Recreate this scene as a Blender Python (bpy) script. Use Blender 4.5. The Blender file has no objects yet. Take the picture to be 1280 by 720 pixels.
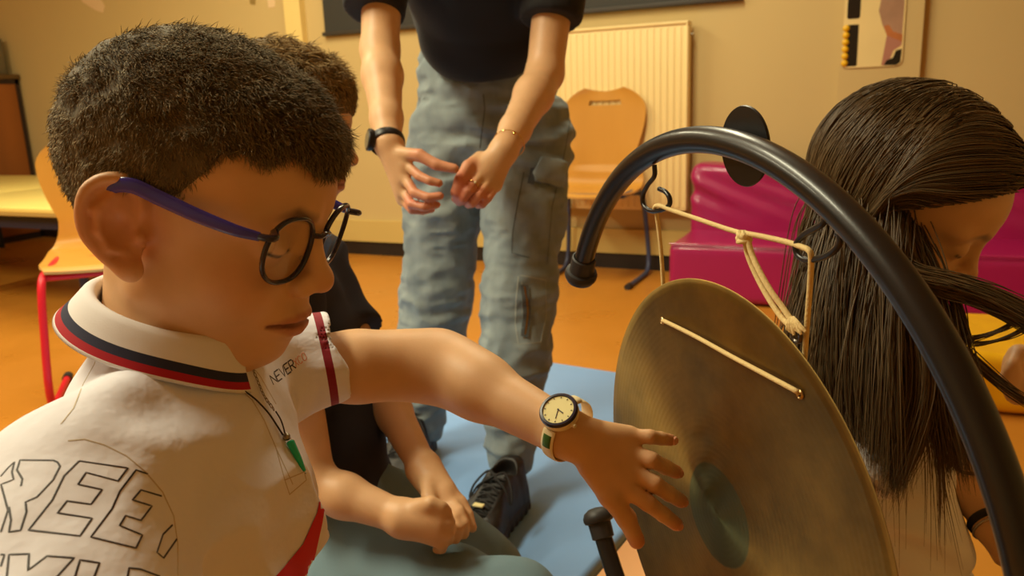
import bpy, bmesh, math, random
import numpy as np
from mathutils import Vector, Matrix
from mathutils.bvhtree import BVHTree
from mathutils.geometry import delaunay_2d_cdt

random.seed(7); RNG = np.random.default_rng(7)
scene = bpy.context.scene
COL = scene.collection

# ------------------------------------------------------------------ camera, world, lamps, exposure
F = 1002.0; CAM_H = 0.90
zc = -np.array([169., -4290., -F]); zc /= np.linalg.norm(zc)
fw = np.array([0, 0, -1.]); yc = fw-(fw@zc)*zc; yc /= np.linalg.norm(yc); xc = np.cross(yc, zc)
# the room's walls are the world axes: turn the camera's heading into them
RY0 = math.radians(-25.77); RZ = np.array([[math.cos(-RY0), -math.sin(-RY0), 0], [math.sin(-RY0), math.cos(-RY0), 0], [0, 0, 1]])
def HV(v): return RZ@np.array(v, float)      # a vector given in the camera's heading frame
CM = RZ@np.array([xc, yc, zc]); CC = np.array([0, 0, CAM_H])
def P(px, py, d): return CC + CM@(np.array([(px-640)/F, -(py-360)/F, -1.])*d)
def ray(px, py): return CM@np.array([(px-640)/F, -(py-360)/F, -1.])
def onz(px, py, z):
    r = ray(px, py); return CC+r*(z-CAM_H)/r[2]
cam = bpy.data.cameras.new('camera'); cam.sensor_width = 36; cam.lens = 36*F/1280; cam.clip_start = .01
camo = bpy.data.objects.new('camera', cam); COL.objects.link(camo); scene.camera = camo
mw = Matrix.Identity(4)
for i in range(3):
    for j in range(3): mw[i][j] = CM[i, j]
mw.translation = Vector(CC); camo.matrix_world = mw
cam.dof.use_dof = True; cam.dof.focus_distance = .62; cam.dof.aperture_fstop = 11

scene.view_settings.view_transform = 'Standard'; scene.view_settings.look = 'None'
scene.view_settings.gamma = 1; scene.view_settings.use_curve_mapping = False
scene.view_settings.exposure = 0.0
w = bpy.data.worlds.new('world'); scene.world = w; w.use_nodes = True
w.node_tree.nodes['Background'].inputs[0].default_value = (1, .9, .7, 1)
w.node_tree.nodes['Background'].inputs[1].default_value = .35

# room frame: DW runs along the back wall to the right, NW points into that wall
A0 = onz(433, 316, 0); B0 = onz(780, 335, 0)
DW = np.array([1., 0, 0]); NW = np.array([0, 1., 0]); ZZ = np.array([0, 0, 1.])
RY = 0.0
def W(s, t, z): return A0+DW*s-NW*t+ZZ*z      # s along the wall, t out of the wall, z up
LAMPC = (.95, .88, .60)
def area(name, loc, sx, sy, power, rot=(0, 0, RY), col=LAMPC):
    l = bpy.data.lights.new(name, 'AREA'); l.shape = 'RECTANGLE'; l.size = sx; l.size_y = sy
    l.energy = power; l.color = col
    o = bpy.data.objects.new(name, l); o.location = Vector(loc); o.rotation_euler = rot; COL.objects.link(o); return o
area('ceiling_lamp_light', W(.1, 1.6, 2.62), .35, 1.3, 36)
area('ceiling_lamp_light', W(2.1, 1.6, 2.62), .35, 1.3, 36)
area('ceiling_lamp_light', W(-1.0, 3.8, 2.62), .35, 1.3, 74)
area('ceiling_lamp_light', W(1.3, 3.8, 2.62), .35, 1.3, 74)

# ------------------------------------------------------------------ helpers
def linc(c):
    return tuple(((v/12.92) if v <= .04045 else ((v+.055)/1.055)**2.4) for v in [x/255 for x in c])
def mat(name, rgb, rough=.6, metal=0, vcol=None, noise=0, nscale=8, bump=0, bscale=40, coat=0, sss=0, trans=0, ior=1.45,
        rgb2=None, spec=.5, sheen=0, stretch=(1, 1, 1), rnoise=0, bdist=.002):
    m = bpy.data.materials.new(name); m.use_nodes = True; nt = m.node_tree; b = nt.nodes['Principled BSDF']
    c = (*linc(rgb), 1); b.inputs['Base Color'].default_value = c
    b.inputs['Roughness'].default_value = rough; b.inputs['Metallic'].default_value = metal
    b.inputs['Specular IOR Level'].default_value = spec; b.inputs['Coat Weight'].default_value = coat
    b.inputs['Sheen Weight'].default_value = sheen; b.inputs['IOR'].default_value = ior
    if sss:
        b.inputs['Subsurface Weight'].default_value = sss; b.inputs['Subsurface Scale'].default_value = .004
        b.inputs['Subsurface Radius'].default_value = (1, .35, .2)
    b.inputs['Transmission Weight'].default_value = trans
    tc = nt.nodes.new('ShaderNodeTexCoord'); mp = nt.nodes.new('ShaderNodeMapping'); nt.links.new(tc.outputs['Object'], mp.inputs[0])
    mp.inputs['Scale'].default_value = stretch
    src = None
    if vcol:
        a = nt.nodes.new('ShaderNodeAttribute'); a.attribute_name = vcol; src = a.outputs['Color']
    if noise or rgb2:
        n = nt.nodes.new('ShaderNodeTexNoise'); n.inputs['Scale'].default_value = nscale; n.inputs['Detail'].default_value = 5
        nt.links.new(mp.outputs[0], n.inputs['Vector'])
        r = nt.nodes.new('ShaderNodeMapRange'); nt.links.new(n.outputs['Fac'], r.inputs[0])
        r.inputs[1].default_value = .3; r.inputs[2].default_value = .7
        mx = nt.nodes.new('ShaderNodeMix'); mx.data_type = 'RGBA'
        if rgb2:
            mx.inputs[6].default_value = c; mx.inputs[7].default_value = (*linc(rgb2), 1); nt.links.new(r.outputs[0], mx.inputs[0])
        else:
            mx.blend_type = 'MULTIPLY'; mx.inputs[0].default_value = 1
            r.inputs[3].default_value = 1-noise; r.inputs[4].default_value = 1
            mx.inputs[6].default_value = c
            if src: nt.links.new(src, mx.inputs[6])
            nt.links.new(r.outputs[0], mx.inputs[7])
        src = mx.outputs[2]
        if rnoise:
            r2 = nt.nodes.new('ShaderNodeMapRange'); nt.links.new(n.outputs['Fac'], r2.inputs[0])
            r2.inputs[1].default_value = .3; r2.inputs[2].default_value = .7
            r2.inputs[3].default_value = rough-rnoise; r2.inputs[4].default_value = rough+rnoise; nt.links.new(r2.outputs[0], b.inputs['Roughness'])
    if src: nt.links.new(src, b.inputs['Base Color'])
    if bump:
        n2 = nt.nodes.new('ShaderNodeTexNoise'); n2.inputs['Scale'].default_value = bscale; n2.inputs['Detail'].default_value = 4
        nt.links.new(mp.outputs[0], n2.inputs['Vector'])
        bp = nt.nodes.new('ShaderNodeBump'); bp.inputs['Strength'].default_value = bump; bp.inputs['Distance'].default_value = bdist
        nt.links.new(n2.outputs['Fac'], bp.inputs['Height']); nt.links.new(bp.outputs[0], b.inputs['Normal'])
    return m

def link(name, me, m=None, parent=None, smooth=True):
    if m: me.materials.append(m)
    o = bpy.data.objects.new(name, me); COL.objects.link(o)
    if smooth: me.polygons.foreach_set('use_smooth', [True]*len(me.polygons))
    if parent is not None:
        o.parent = parent
        bpy.context.view_layer.update() if False else None
        o.matrix_parent_inverse = parent_matrix(parent).inverted()
    return o
def parent_matrix(p):
    m = Matrix.LocRotScale(p.location, p.rotation_euler, p.scale)
    if p.parent is not None: m = parent_matrix(p.parent)@p.matrix_parent_inverse@m
    return m
def npmesh(name, V, Fc, col=None):
    """V (n,3), Fc (m,k) one size of face"""
    me = bpy.data.meshes.new(name); V = np.asarray(V, np.float32); Fc = np.asarray(Fc, np.int32); k = Fc.shape[1]
    me.vertices.add(len(V)); me.vertices.foreach_set('co', V.ravel())
    me.loops.add(Fc.size); me.loops.foreach_set('vertex_index', Fc.ravel())
    me.polygons.add(len(Fc)); me.polygons.foreach_set('loop_start', np.arange(0, Fc.size, k, dtype=np.int32))
    me.polygons.foreach_set('loop_total', np.full(len(Fc), k, np.int32))
    me.update(calc_edges=True)
    if col is not None:
        a = me.color_attributes.new('Col', 'FLOAT_COLOR', 'POINT')
        c4 = np.ones((len(V), 4), np.float32); c4[:, :3] = col; a.data.foreach_set('color', c4.ravel())
    return me
def tag(o, label, cat, group=None, kind=None):
    if kind: o['kind'] = kind
    if label: o['label'] = label
    if cat: o['category'] = cat
    if group: o['group'] = group
    return o
def thing(name, label, cat, loc, group=None):
    o = bpy.data.objects.new(name, None); COL.objects.link(o); o.location = Vector(loc); o.empty_display_size = .05
    return tag(o, label, cat, group)
def struct(name, V, Fc, m):
    me = bpy.data.meshes.new(name); me.from_pydata([tuple(v) for v in V], [], Fc); o = link(name, me, m, smooth=False); o['kind'] = 'structure'; return o
BOXF = [(0, 1, 3, 2), (4, 6, 7, 5), (0, 4, 5, 1), (2, 3, 7, 6), (0, 2, 6, 4), (1, 5, 7, 3)]
def boxv(s0, s1, t0, t1, z0, z1): return [W(s, t, z) for s in (s0, s1) for t in (t0, t1) for z in (z0, z1)]
class MB:
    """collects shapes into one mesh"""
    def __init__(s): s.bm = bmesh.new()
    def raw(s, V, Fc):
        vs = [s.bm.verts.new(tuple(v)) for v in V]; out = []
        for f in Fc:
            try: out.append(s.bm.faces.new([vs[i] for i in f]))
            except ValueError: pass
        return vs
    def box(s, c, size, R=None, bev=0):
        c = np.array(c, float); R = np.eye(3) if R is None else np.array(R)
        V = [c+R@(np.array([x, y, z])*np.array(size)/2) for x in (-1, 1) for y in (-1, 1) for z in (-1, 1)]
        vs = s.raw(V, BOXF)
        if bev:
            es = set(e for v in vs for e in v.link_edges); bmesh.ops.bevel(s.bm, geom=list(es), offset=bev, segments=3, affect='EDGES', profile=.5)
        return s
    def wbox(s, s0, s1, t0, t1, z0, z1, bev=0):
        return s.box(W((s0+s1)/2, (t0+t1)/2, (z0+z1)/2), (s1-s0, t1-t0, z1-z0), np.array([DW, -NW, ZZ]).T, bev)
    def tube(s, pts, r, n=12, caps=True, closed=False, up=None):
        pts = [np.array(p, float) for p in pts]; N = len(pts); rr = [r]*N if (np.isscalar(r) or isinstance(r, tuple)) else r
        rings = []; u = None
        for i, p in enumerate(pts):
            a = pts[(i-1) % N] if (closed or i > 0) else pts[i]; b = pts[(i+1) % N] if (closed or i < N-1) else pts[i]
            t = b-a; t /= np.linalg.norm(t)+1e-12
            if u is None: u = np.cross(t, [0, 0, 1.] if abs(t[2]) < .9 else [1., 0, 0]) if up is None else np.array(up, float)
            u = u-(u@t)*t; u /= np.linalg.norm(u)+1e-12; v = np.cross(t, u)
            ri = rr[i]; ra, rb = (ri if isinstance(ri, tuple) else (ri, ri))
            rings.append([s.bm.verts.new(tuple(p+ra*math.cos(q)*u+rb*math.sin(q)*v)) for q in [2*math.pi*k/n for k in range(n)]])
        M_ = N if closed else N-1
        for i in range(M_):
            A, B = rings[i], rings[(i+1) % N]
            off = 0
            if closed and i == N-1:
                off = min(range(n), key=lambda o: sum((A[k].co-B[(k+o) % n].co).length for k in range(0, n, 3)))
            for k in range(n): s.bm.faces.new((A[k], A[(k+1) % n], B[(k+1+off) % n], B[(k+off) % n]))
        if caps and not closed:
            s.bm.faces.new(rings[0][::-1]); s.bm.faces.new(rings[-1])
        return s
    def lathe(s, prof, o, ax, n=32):
        """prof: list of (radius, height) along axis ax from o"""
        o = np.array(o, float); ax = np.array(ax, float); ax /= np.linalg.norm(ax)
        u = np.cross(ax, [0, 0, 1.] if abs(ax[2]) < .9 else [1., 0, 0]); u /= np.linalg.norm(u); v = np.cross(ax, u); rings = []
        for r, h in prof:
            if r < 1e-6: rings.append([s.bm.verts.new(tuple(o+ax*h))])
            else: rings.append([s.bm.verts.new(tuple(o+ax*h+r*(math.cos(q)*u+math.sin(q)*v))) for q in [2*math.pi*k/n for k in range(n)]])
        for A, B in zip(rings, rings[1:]):
            if len(A) == 1 and len(B) == 1: continue
            for k in range(n):
                k2 = (k+1) % n
                if len(A) == 1: s.bm.faces.new((A[0], B[k2], B[k]))
                elif len(B) == 1: s.bm.faces.new((A[k], A[k2], B[0]))
                else: s.bm.faces.new((A[k], A[k2], B[k2], B[k]))
        return s
    def build(s, name, m, parent=None, smooth=True, angle=None):
        bmesh.ops.recalc_face_normals(s.bm, faces=s.bm.faces[:])
        me = bpy.data.meshes.new(name); s.bm.to_mesh(me); s.bm.free(); o = link(name, me, m, parent, smooth)
        if smooth:
            me.set_sharp_from_angle(angle=math.radians(angle or 40))
        return o
def bez(pts, n=8):
    """Catmull-Rom through points"""
    p = [np.array(q, float) for q in pts]; p = [2*p[0]-p[1]]+p+[2*p[-1]-p[-2]]; out = []
    for i in range(1, len(p)-2):
        for k in range(n):
            t = k/n; a, b, c, d = p[i-1:i+3]
            out.append(.5*((2*b)+(-a+c)*t+(2*a-5*b+4*c-d)*t*t+(-a+3*b-3*c+d)*t**3))
    out.append(p[-2]); return out

# ------------------------------------------------------------------ signed distance modelling
def smin(a, b, k):
    h = np.clip(.5+.5*(b-a)/k, 0, 1); return b+(a-b)*h-k*h*(1-h)
def smax(a, b, k): return -smin(-a, -b, k)
def sph(p, c, r): return np.linalg.norm(p-np.asarray(c, np.float32), axis=1)-r
def ell(p, c, rad, R=None):
    q = p-np.asarray(c, np.float32)
    if R is not None: q = q@np.asarray(R, np.float32)
    rad = np.asarray(rad, np.float32); k0 = np.linalg.norm(q/rad, axis=1); k1 = np.linalg.norm(q/(rad*rad), axis=1)+1e-9
    return k0*(k0-1)/k1
def cap(p, a, b, ra, rb):
    a = np.asarray(a, np.float32); b = np.asarray(b, np.float32); ab = b-a
    t = np.clip(((p-a)@ab)/(ab@ab+1e-12), 0, 1); return np.linalg.norm(p-a-t[:, None]*ab, axis=1)-(ra+(rb-ra)*t)
def chain(p, pts, rs, k=0):
    d = None
    for i in range(len(pts)-1):
        e = cap(p, pts[i], pts[i+1], rs[i], rs[i+1]); d = e if d is None else (smin(d, e, k) if k else np.minimum(d, e))
    return d
def ecap(p, a, b, ra, rb, side, flat):
    """capsule with its section squashed by factor flat along unit vector side"""
    a = np.asarray(a, np.float32); b = np.asarray(b, np.float32); ab = b-a; sd = np.asarray(side, np.float32)
    t = np.clip(((p-a)@ab)/(ab@ab+1e-12), 0, 1); q = p-a-t[:, None]*ab
    c = q@sd; q = q+((1/flat-1)*c)[:, None]*sd
    return (np.linalg.norm(q, axis=1)-(ra+(rb-ra)*t))*flat**.5
def vnoise(p, s, seed=0):
    """smooth value noise in [-1,1]"""
    q = p*s+seed*17.13; i = np.floor(q).astype(np.int64); f = (q-i).astype(np.float32); f = f*f*(3-2*f); out = 0
    for dx in (0, 1):
        for dy in (0, 1):
            for dz in (0, 1):
                h = ((i[:, 0]+dx)*73856093) ^ ((i[:, 1]+dy)*19349663) ^ ((i[:, 2]+dz)*83492791); h = (h*2654435761) & 0xffffff
                h = ((h >> 4) ^ h) & 0xffff
                wgt = (f[:, 0] if dx else 1-f[:, 0])*(f[:, 1] if dy else 1-f[:, 1])*(f[:, 2] if dz else 1-f[:, 2]); out = out+wgt*(h/32767.5-1)
    return out.astype(np.float32)
def sdfmesh(fn, lo, hi, vox, B=12):
    """surface nets over the blocks that the surface crosses"""
    lo = np.array(lo, float); hi = np.array(hi, float); nb = np.ceil((hi-lo)/(vox*B)).astype(int)
    g = np.stack(np.meshgrid(*[np.arange(n) for n in nb], indexing='ij'), -1).reshape(-1, 3)
    ctr = (lo+(g+.5)*vox*B).astype(np.float32); d = np.concatenate([fn(c) for c in np.array_split(ctr, max(1, len(ctr)//200000))])
    g = g[np.abs(d) < vox*B*.87*1.5+.004]
    loc = np.stack(np.meshgrid(*[np.arange(B+2)]*3, indexing='ij'), -1).reshape(-1, 3)
    S = B+2; keys = []; verts = []; quads = []
    big = nb*B+4; mul = np.array([big[1]*big[2], big[2], 1], np.int64)
    for ch in np.array_split(g, max(1, len(g)//60)):
        if not len(ch): continue
        idx = ch[:, None, :]*B+loc[None]; pts = (lo+idx.reshape(-1, 3)*vox).astype(np.float32)
        val = fn(pts).reshape(len(ch), S, S, S).astype(np.float32); val[val == 0] = 1e-7; sg = val < 0
        C = S-1; cnt = np.zeros((len(ch), C, C, C), np.float32); acc = np.zeros((len(ch), C, C, C, 3), np.float32)
        for ax in range(3):
            o1, o2 = [a for a in range(3) if a != ax]
            for e1 in (0, 1):
                for e2 in (0, 1):
                    s0 = [slice(0, C)]*3; s0[o1] = slice(e1, e1+C); s0[o2] = slice(e2, e2+C); s1 = list(s0); s1[ax] = slice(1, C+1)
                    a = val[(slice(None), *s0)]; b = val[(slice(None), *s1)]; x = (a < 0) != (b < 0)
                    t = np.where(x, a/np.where(x, a-b, 1), 0); cnt += x
                    off = [0, 0, 0]; off[o1] = e1; off[o2] = e2
                    for q in range(3): acc[..., q] += np.where(x, t if q == ax else off[q], 0)
        on = np.argwhere(cnt > 0)
        if not len(on): continue
        cc = cnt[tuple(on.T)]; av = acc[tuple(on.T)]/cc[:, None]
        gi = ch[on[:, 0]]*B+on[:, 1:]; keys.append(gi@mul); verts.append(lo+(gi+av)*vox)
        for ax in range(3):
            sl0 = [slice(1, B+1)]*3; sl1 = list(sl0); sl1[ax] = slice(2, B+2)
            a = sg[(slice(None), *sl0)]; b = sg[(slice(None), *sl1)]; e = np.argwhere(a != b)
            if not len(e): continue
            gi = ch[e[:, 0]]*B+e[:, 1:]+1; o1, o2 = [(1, 2), (2, 0), (0, 1)][ax]
            u = np.zeros(3, int); v = np.zeros(3, int); u[o1] = 1; v[o2] = 1
            q = np.stack([gi@mul, (gi-u)@mul, (gi-u-v)@mul, (gi-v)@mul], 1); fl = a[tuple(e.T)]
            q[~fl] = q[~fl][:, ::-1]; quads.append(q)
    keys = np.concatenate(keys); verts = np.concatenate(verts); quads = np.concatenate(quads)
    uk, first = np.unique(keys, return_index=True); V = verts[first]
    qi = np.searchsorted(uk, quads); qi = np.clip(qi, 0, len(uk)-1); ok = (uk[qi] == quads).all(1)
    return V, qi[ok]
def relax(V, Q, it=1, lam=.5):
    """light smoothing of a quad mesh"""
    for _ in range(it):
        acc = np.zeros_like(V); c = np.zeros(len(V))
        for k in range(4):
            a = Q[:, k]; b = Q[:, (k+1) % 4]
            for ax in range(3): acc[:, ax] += np.bincount(a, V[b, ax], len(V))+np.bincount(b, V[a, ax], len(V))
            c += np.bincount(a, minlength=len(V))+np.bincount(b, minlength=len(V))
        V = V*(1-lam)+lam*acc/np.maximum(c, 1)[:, None]
    return V
def rotm(yaw, pitch, roll):
    y, p_, r = [math.radians(a) for a in (yaw, pitch, roll)]; y -= RY0
    Rz = np.array([[math.cos(y), -math.sin(y), 0], [math.sin(y), math.cos(y), 0], [0, 0, 1]])
    Ry = np.array([[math.cos(p_), 0, math.sin(p_)], [0, 1, 0], [-math.sin(p_), 0, math.cos(p_)]])
    Rx = np.array([[1, 0, 0], [0, math.cos(r), -math.sin(r)], [0, math.sin(r), math.cos(r)]]); return Rz@Ry@Rx
def unit(v): v = np.asarray(v, float); return v/np.linalg.norm(v)

def bb(pts, m): a = np.array(pts); return a.min(0)-m, a.max(0)+m
# ------------------------------------------------------------------ human figures
def near(p, c, r, f, far=.03):
    """evaluate f only inside a ball, a lower bound elsewhere"""
    d = np.linalg.norm(p-np.asarray(c, np.float32), axis=1)-r; m = d < far; out = (d+far).astype(np.float32)
    if m.any(): out[m] = np.minimum(f(p[m]), far+.03)
    return out
def ear_sdf(q, s):
    e = np.stack([q[:, 0]+.006, s*q[:, 1]-.066, q[:, 2]-.004], 1)
    a = math.radians(12); e = np.stack([e[:, 0]*math.cos(a)+e[:, 2]*math.sin(a), e[:, 1], -e[:, 0]*math.sin(a)+e[:, 2]*math.cos(a)], 1)
    fl = lambda x, z, h=0: (x, .003+.50*(.012-x)+h, z)
    rim = [fl(.008, .002, -.004), fl(.013, .012), fl(.012, .023), fl(.004, .031), fl(-.007, .031), fl(-.016, .024), fl(-.020, .011), fl(-.019, -.003), fl(-.013, -.014), fl(-.006, -.022), fl(.003, -.029)]
    rs_ = [.0025, .0032, .0036, .0038, .0038, .0038, .0036, .0034, .0034, .004, .006]; rim2 = bez(rim, 3)
    d = chain(e, rim2, np.interp(np.linspace(0, 10, len(rim2)), range(11), rs_).tolist(), .002)
    pl = np.stack([e[:, 0], e[:, 1]-(.003+.50*(.012-e[:, 0]))+.002, e[:, 2]], 1)
    d = smin(d, ell(pl, (-.003, -.001, .003), (.017, .0035, .029)), .003)
    d = smin(d, chain(e, [fl(-.002, .022, -.001), fl(-.010, .012, .001), fl(-.0105, -.001, .001), fl(-.006, -.012, .001), fl(.002, -.016, 0)], [.003, .0034, .0034, .0032, .003], .003), .003)
    d = smin(d, sph(e, fl(.010, -.006, .001), .0045), .003)
    d = smin(d, sph(e, fl(.003, -.027, -.001), .0070), .006)
    d = smin(d, sph(e, (.003, -.004, -.001), .0105), .004)
    return smax(d, -ell(e, fl(.002, -.001, .0055), (.0095, .0085, .0120)), .003)
def head_sdf(q, ears=(1, -1), slim=1.0):
    q = q.astype(np.float32); a = np.abs(q[:, 1]); m = np.stack([q[:, 0], a, q[:, 2]], 1)
    d = smin(ell(q, (-.010, 0, .048), (.095, .070, .080)), ell(m, (.026, 0, -.015), (.060, .054*slim, .076)), .03)
    d = smin(d, ell(q, (.040, 0, .045), (.054, .060, .054)), .02)
    d = smin(d, cap(m, (.002, .045, -.040), (.052, .016, -.074), .019, .016), .022)
    d = smin(d, sph(q, (.064, 0, -.076), .0155), .020)
    d = smin(d, sph(m, (.054, .033, -.026), .0245), .022)
    d = smin(d, ell(q, (.073, 0, -.048), (.018, .024, .021)), .014)
    d = smin(d, cap(m, (.084, .010, .030), (.068, .048, .026), .0075, .007), .013)
    d = smax(d, -sph(m, (.0985, .032, .009), .0165), .016)
    d = smin(d, sph(m, (.0725, .031, .009), .0142), .005)
    d = smin(d, cap(q, (.084, 0, .022), (.098, 0, -.012), .0065, .0080), .010)
    d = smin(d, sph(q, (.1015, 0, -.0175), .0092), .007)
    d = smin(d, sph(m, (.0935, .0115, -.0225), .0080), .006)
    d = smax(d, -sph(m, (.0965, .006, -.0305), .0033), .002)
    d = smin(d, chain(m, [(.0905, 0, -.0478), (.0885, .009, -.0472), (.0765, .0245, -.0515)], [.0050, .0050, .0028], .003), .004)
    d = smin(d, chain(m, [(.0885, 0, -.0568), (.086, .009, -.0562), (.0755, .0235, -.0530)], [.0062, .0058, .0026], .003), .005)
    d = smax(d, -chain(m, [(.0955, 0, -.0520), (.0925, .009, -.0520), (.0790, .0260, -.0530)], [.0017, .0017, .0014]), .0015)
    for s in ears: d = smin(d, near(q, (-.004, s*.072, .002), .04, lambda t, s=s: ear_sdf(t, s)), .006)
    return d
def soft(d, w_): return np.clip(1-d/w_, 0, 1)
def head_paint(q, col, brow=(.10, .06, .04), lips=(.50, .17, .12), lash=True):
    a = np.abs(q[:, 1]); m = np.stack([q[:, 0], a, q[:, 2]], 1)
    def mix(c, f):
        nonlocal col
        col = col*(1-f[:, None])+np.array(c)*f[:, None]
    mix((.62, .20, .10), .35*soft(sph(m, (.062, .040, -.020), .010), .018))
    mix((.60, .17, .08), .45*soft(sph(m, (-.006, .078, .004), .022), .015))
    mix((.62, .20, .10), .25*soft(sph(q, (.108, 0, -.018), .004), .010))
    l1 = chain(m, [(.0945, 0, -.0482), (.0925, .009, -.0476), (.0785, .0245, -.0518)], [.0030, .0030, .0015])
    l2 = chain(m, [(.0940, 0, -.0570), (.0910, .009, -.0566), (.0785, .0230, -.0532)], [.0038, .0034, .0015])
    mix(lips, .75*soft(np.minimum(l1, l2), .0025))
    mix((.16, .05, .03), .85*soft(chain(m, [(.0955, 0, -.0520), (.0925, .009, -.0520), (.0790, .0255, -.0527)], [.0012, .0012, .0008]), .0022))
    b = chain(m, [(.092, .011, .0285), (.0875, .026, .0325), (.072, .047, .0275)], [.0024, .0028, .0012])
    mix(brow, .75*soft(b, .004))
    if lash: mix((.04, .025, .02), .95*soft(chain(m, [(.083, .019, .003), (.0865, .030, .0005), (.080, .043, .004)], [.0006, .0008, .0006]), .0016))
    return col
def hand_sdf(p, wrist, mcps, fingers, thumb, fr, palm_r=.011, kp=.010, tr=None):
    d = None
    for m in mcps:
        e = cap(p, wrist, m, palm_r*1.25, palm_r*.74); d = e if d is None else smin(d, e, kp)
    fd = None
    for i, f in enumerate(fingers):
        r = fr*[1, 1.03, 1, .88][i]; rs = np.linspace(r, r*.80, len(f)).tolist(); e = chain(p, f, rs, .002)
        d = smin(d, e, .0022)
    tr = tr or fr*1.18
    d = smin(d, chain(p, thumb, np.linspace(tr*1.15, tr*.82, len(thumb)).tolist(), .004), .006)
    return d
SKIN = np.array(linc((226, 180, 134)))
skin_m = mat('skin', (206, 140, 98), .48, vcol='Col', noise=.10, nscale=35, bump=.12, bscale=500, sss=.08, bdist=.0006)
def body(name, fn, lo, hi, vox, parent, paint=None, m=None, rel=1, label=None):
    V, Q = sdfmesh(fn, lo, hi, vox)
    if rel: V = relax(V, Q, rel, .4)
    col = np.tile(SKIN, (len(V), 1))
    if paint: col = paint(V, col)
    o = link(name, npmesh(name, V, Q, col), m or skin_m, parent)
    if label: o['label'] = label
    return o
def cloth(name, fn, lo, hi, vox, m, parent, rel=2, paint=None, label=None):
    V, Q = sdfmesh(fn, lo, hi, vox); V = relax(V, Q, rel, .45)
    o = link(name, npmesh(name, V, Q, paint(V) if paint else None), m, parent)
    if label: o['label'] = label
    return o
def bvh_of(o):
    me = o.data; n = len(me.vertices); V = np.empty(n*3, np.float32); me.vertices.foreach_get('co', V); V = V.reshape(-1, 3)+np.array(base_off(o), np.float32)
    L = np.empty(len(me.loops), np.int32); me.loops.foreach_get('vertex_index', L)
    return BVHTree.FromPolygons([tuple(v) for v in V.tolist()], [tuple(q) for q in L.reshape(-1, 4).tolist()])
def base_off(o): return (0, 0, 0)
def hit(bvh, px, py, off=.001):
    r = unit(ray(px, py)); h = bvh.ray_cast(Vector(CC), Vector(r))
    if h[0] is None: return None
    n = np.array(h[1]); n = n if n@r < 0 else -n
    return np.array(h[0])+n*off, n
def decal_lines(name, bvh, lines, rad, m, parent, closed=False, off=.0, flat=.45):
    """a printed outline: thin flat strokes laid on the cloth"""
    mb = MB()
    for ln in lines:
        pts = []
        for (a, b) in zip(ln, ln[1:]):
            n = max(1, int(math.hypot(b[0]-a[0], b[1]-a[1])/3))
            pts += [(a[0]+(b[0]-a[0])*i/n, a[1]+(b[1]-a[1])*i/n) for i in range(n)]
        pts.append(ln[-1]); run = []
        hs = [hit(bvh, x, y, off) for x, y in pts]
        last = None
        for h in hs+[None]:
            if h is None or (last is not None and np.linalg.norm(h[0]-last) > .03):
                if len(run) > 1: mb.tube([r[0] for r in run], (rad*flat, rad), 6, up=run[0][1])
                run = [] if h is None else [h]
                last = None if h is None else h[0]
                continue
            run.append(h); last = h[0]
    return mb.build(name, m, parent)
def decal_poly(name, bvh, poly, m, parent, step=4, off=.0006):
    pts = []; n = len(poly); be = []
    for i in range(n):
        a, b = poly[i], poly[(i+1) % n]; k = max(1, int(math.hypot(b[0]-a[0], b[1]-a[1])/step))
        pts += [(a[0]+(b[0]-a[0])*j/k, a[1]+(b[1]-a[1])*j/k) for j in range(k)]
    nb = len(pts); be = [(i, (i+1) % nb) for i in range(nb)]
    xs = [p[0] for p in pts]; ys = [p[1] for p in pts]
    def inside(x, y):
        c = False; j = nb-1
        for i in range(nb):
            if (pts[i][1] > y) != (pts[j][1] > y) and x < (pts[j][0]-pts[i][0])*(y-pts[i][1])/(pts[j][1]-pts[i][1])+pts[i][0]: c = not c
            j = i
        return c
    y = min(ys)+step*.5
    inner = []
    while y < max(ys):
        x = min(xs)+step*.5
        while x < max(xs):
            if inside(x, y) and min(math.hypot(x-p[0], y-p[1]) for p in pts) > step*.45: inner.append((x, y))
            x += step
        y += step
    r = delaunay_2d_cdt([Vector(p) for p in pts+inner], be, [list(range(nb))], 1, 1e-4)
    vs, fs = r[0], r[2]; H = [hit(bvh, v[0], v[1], off) for v in vs]
    fs = [f for f in fs if all(H[i] is not None for i in f)]
    fs = [f for f in fs if max(np.linalg.norm(H[f[0]][0]-H[i][0]) for i in f) < .03]
    use = sorted(set(i for f in fs for i in f)); mp = {u: k for k, u in enumerate(use)}
    me = bpy.data.meshes.new(name); me.from_pydata([tuple(H[i][0]) for i in use], [], [tuple(mp[i] for i in f) for f in fs])
    return link(name, me, m, parent)

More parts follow.
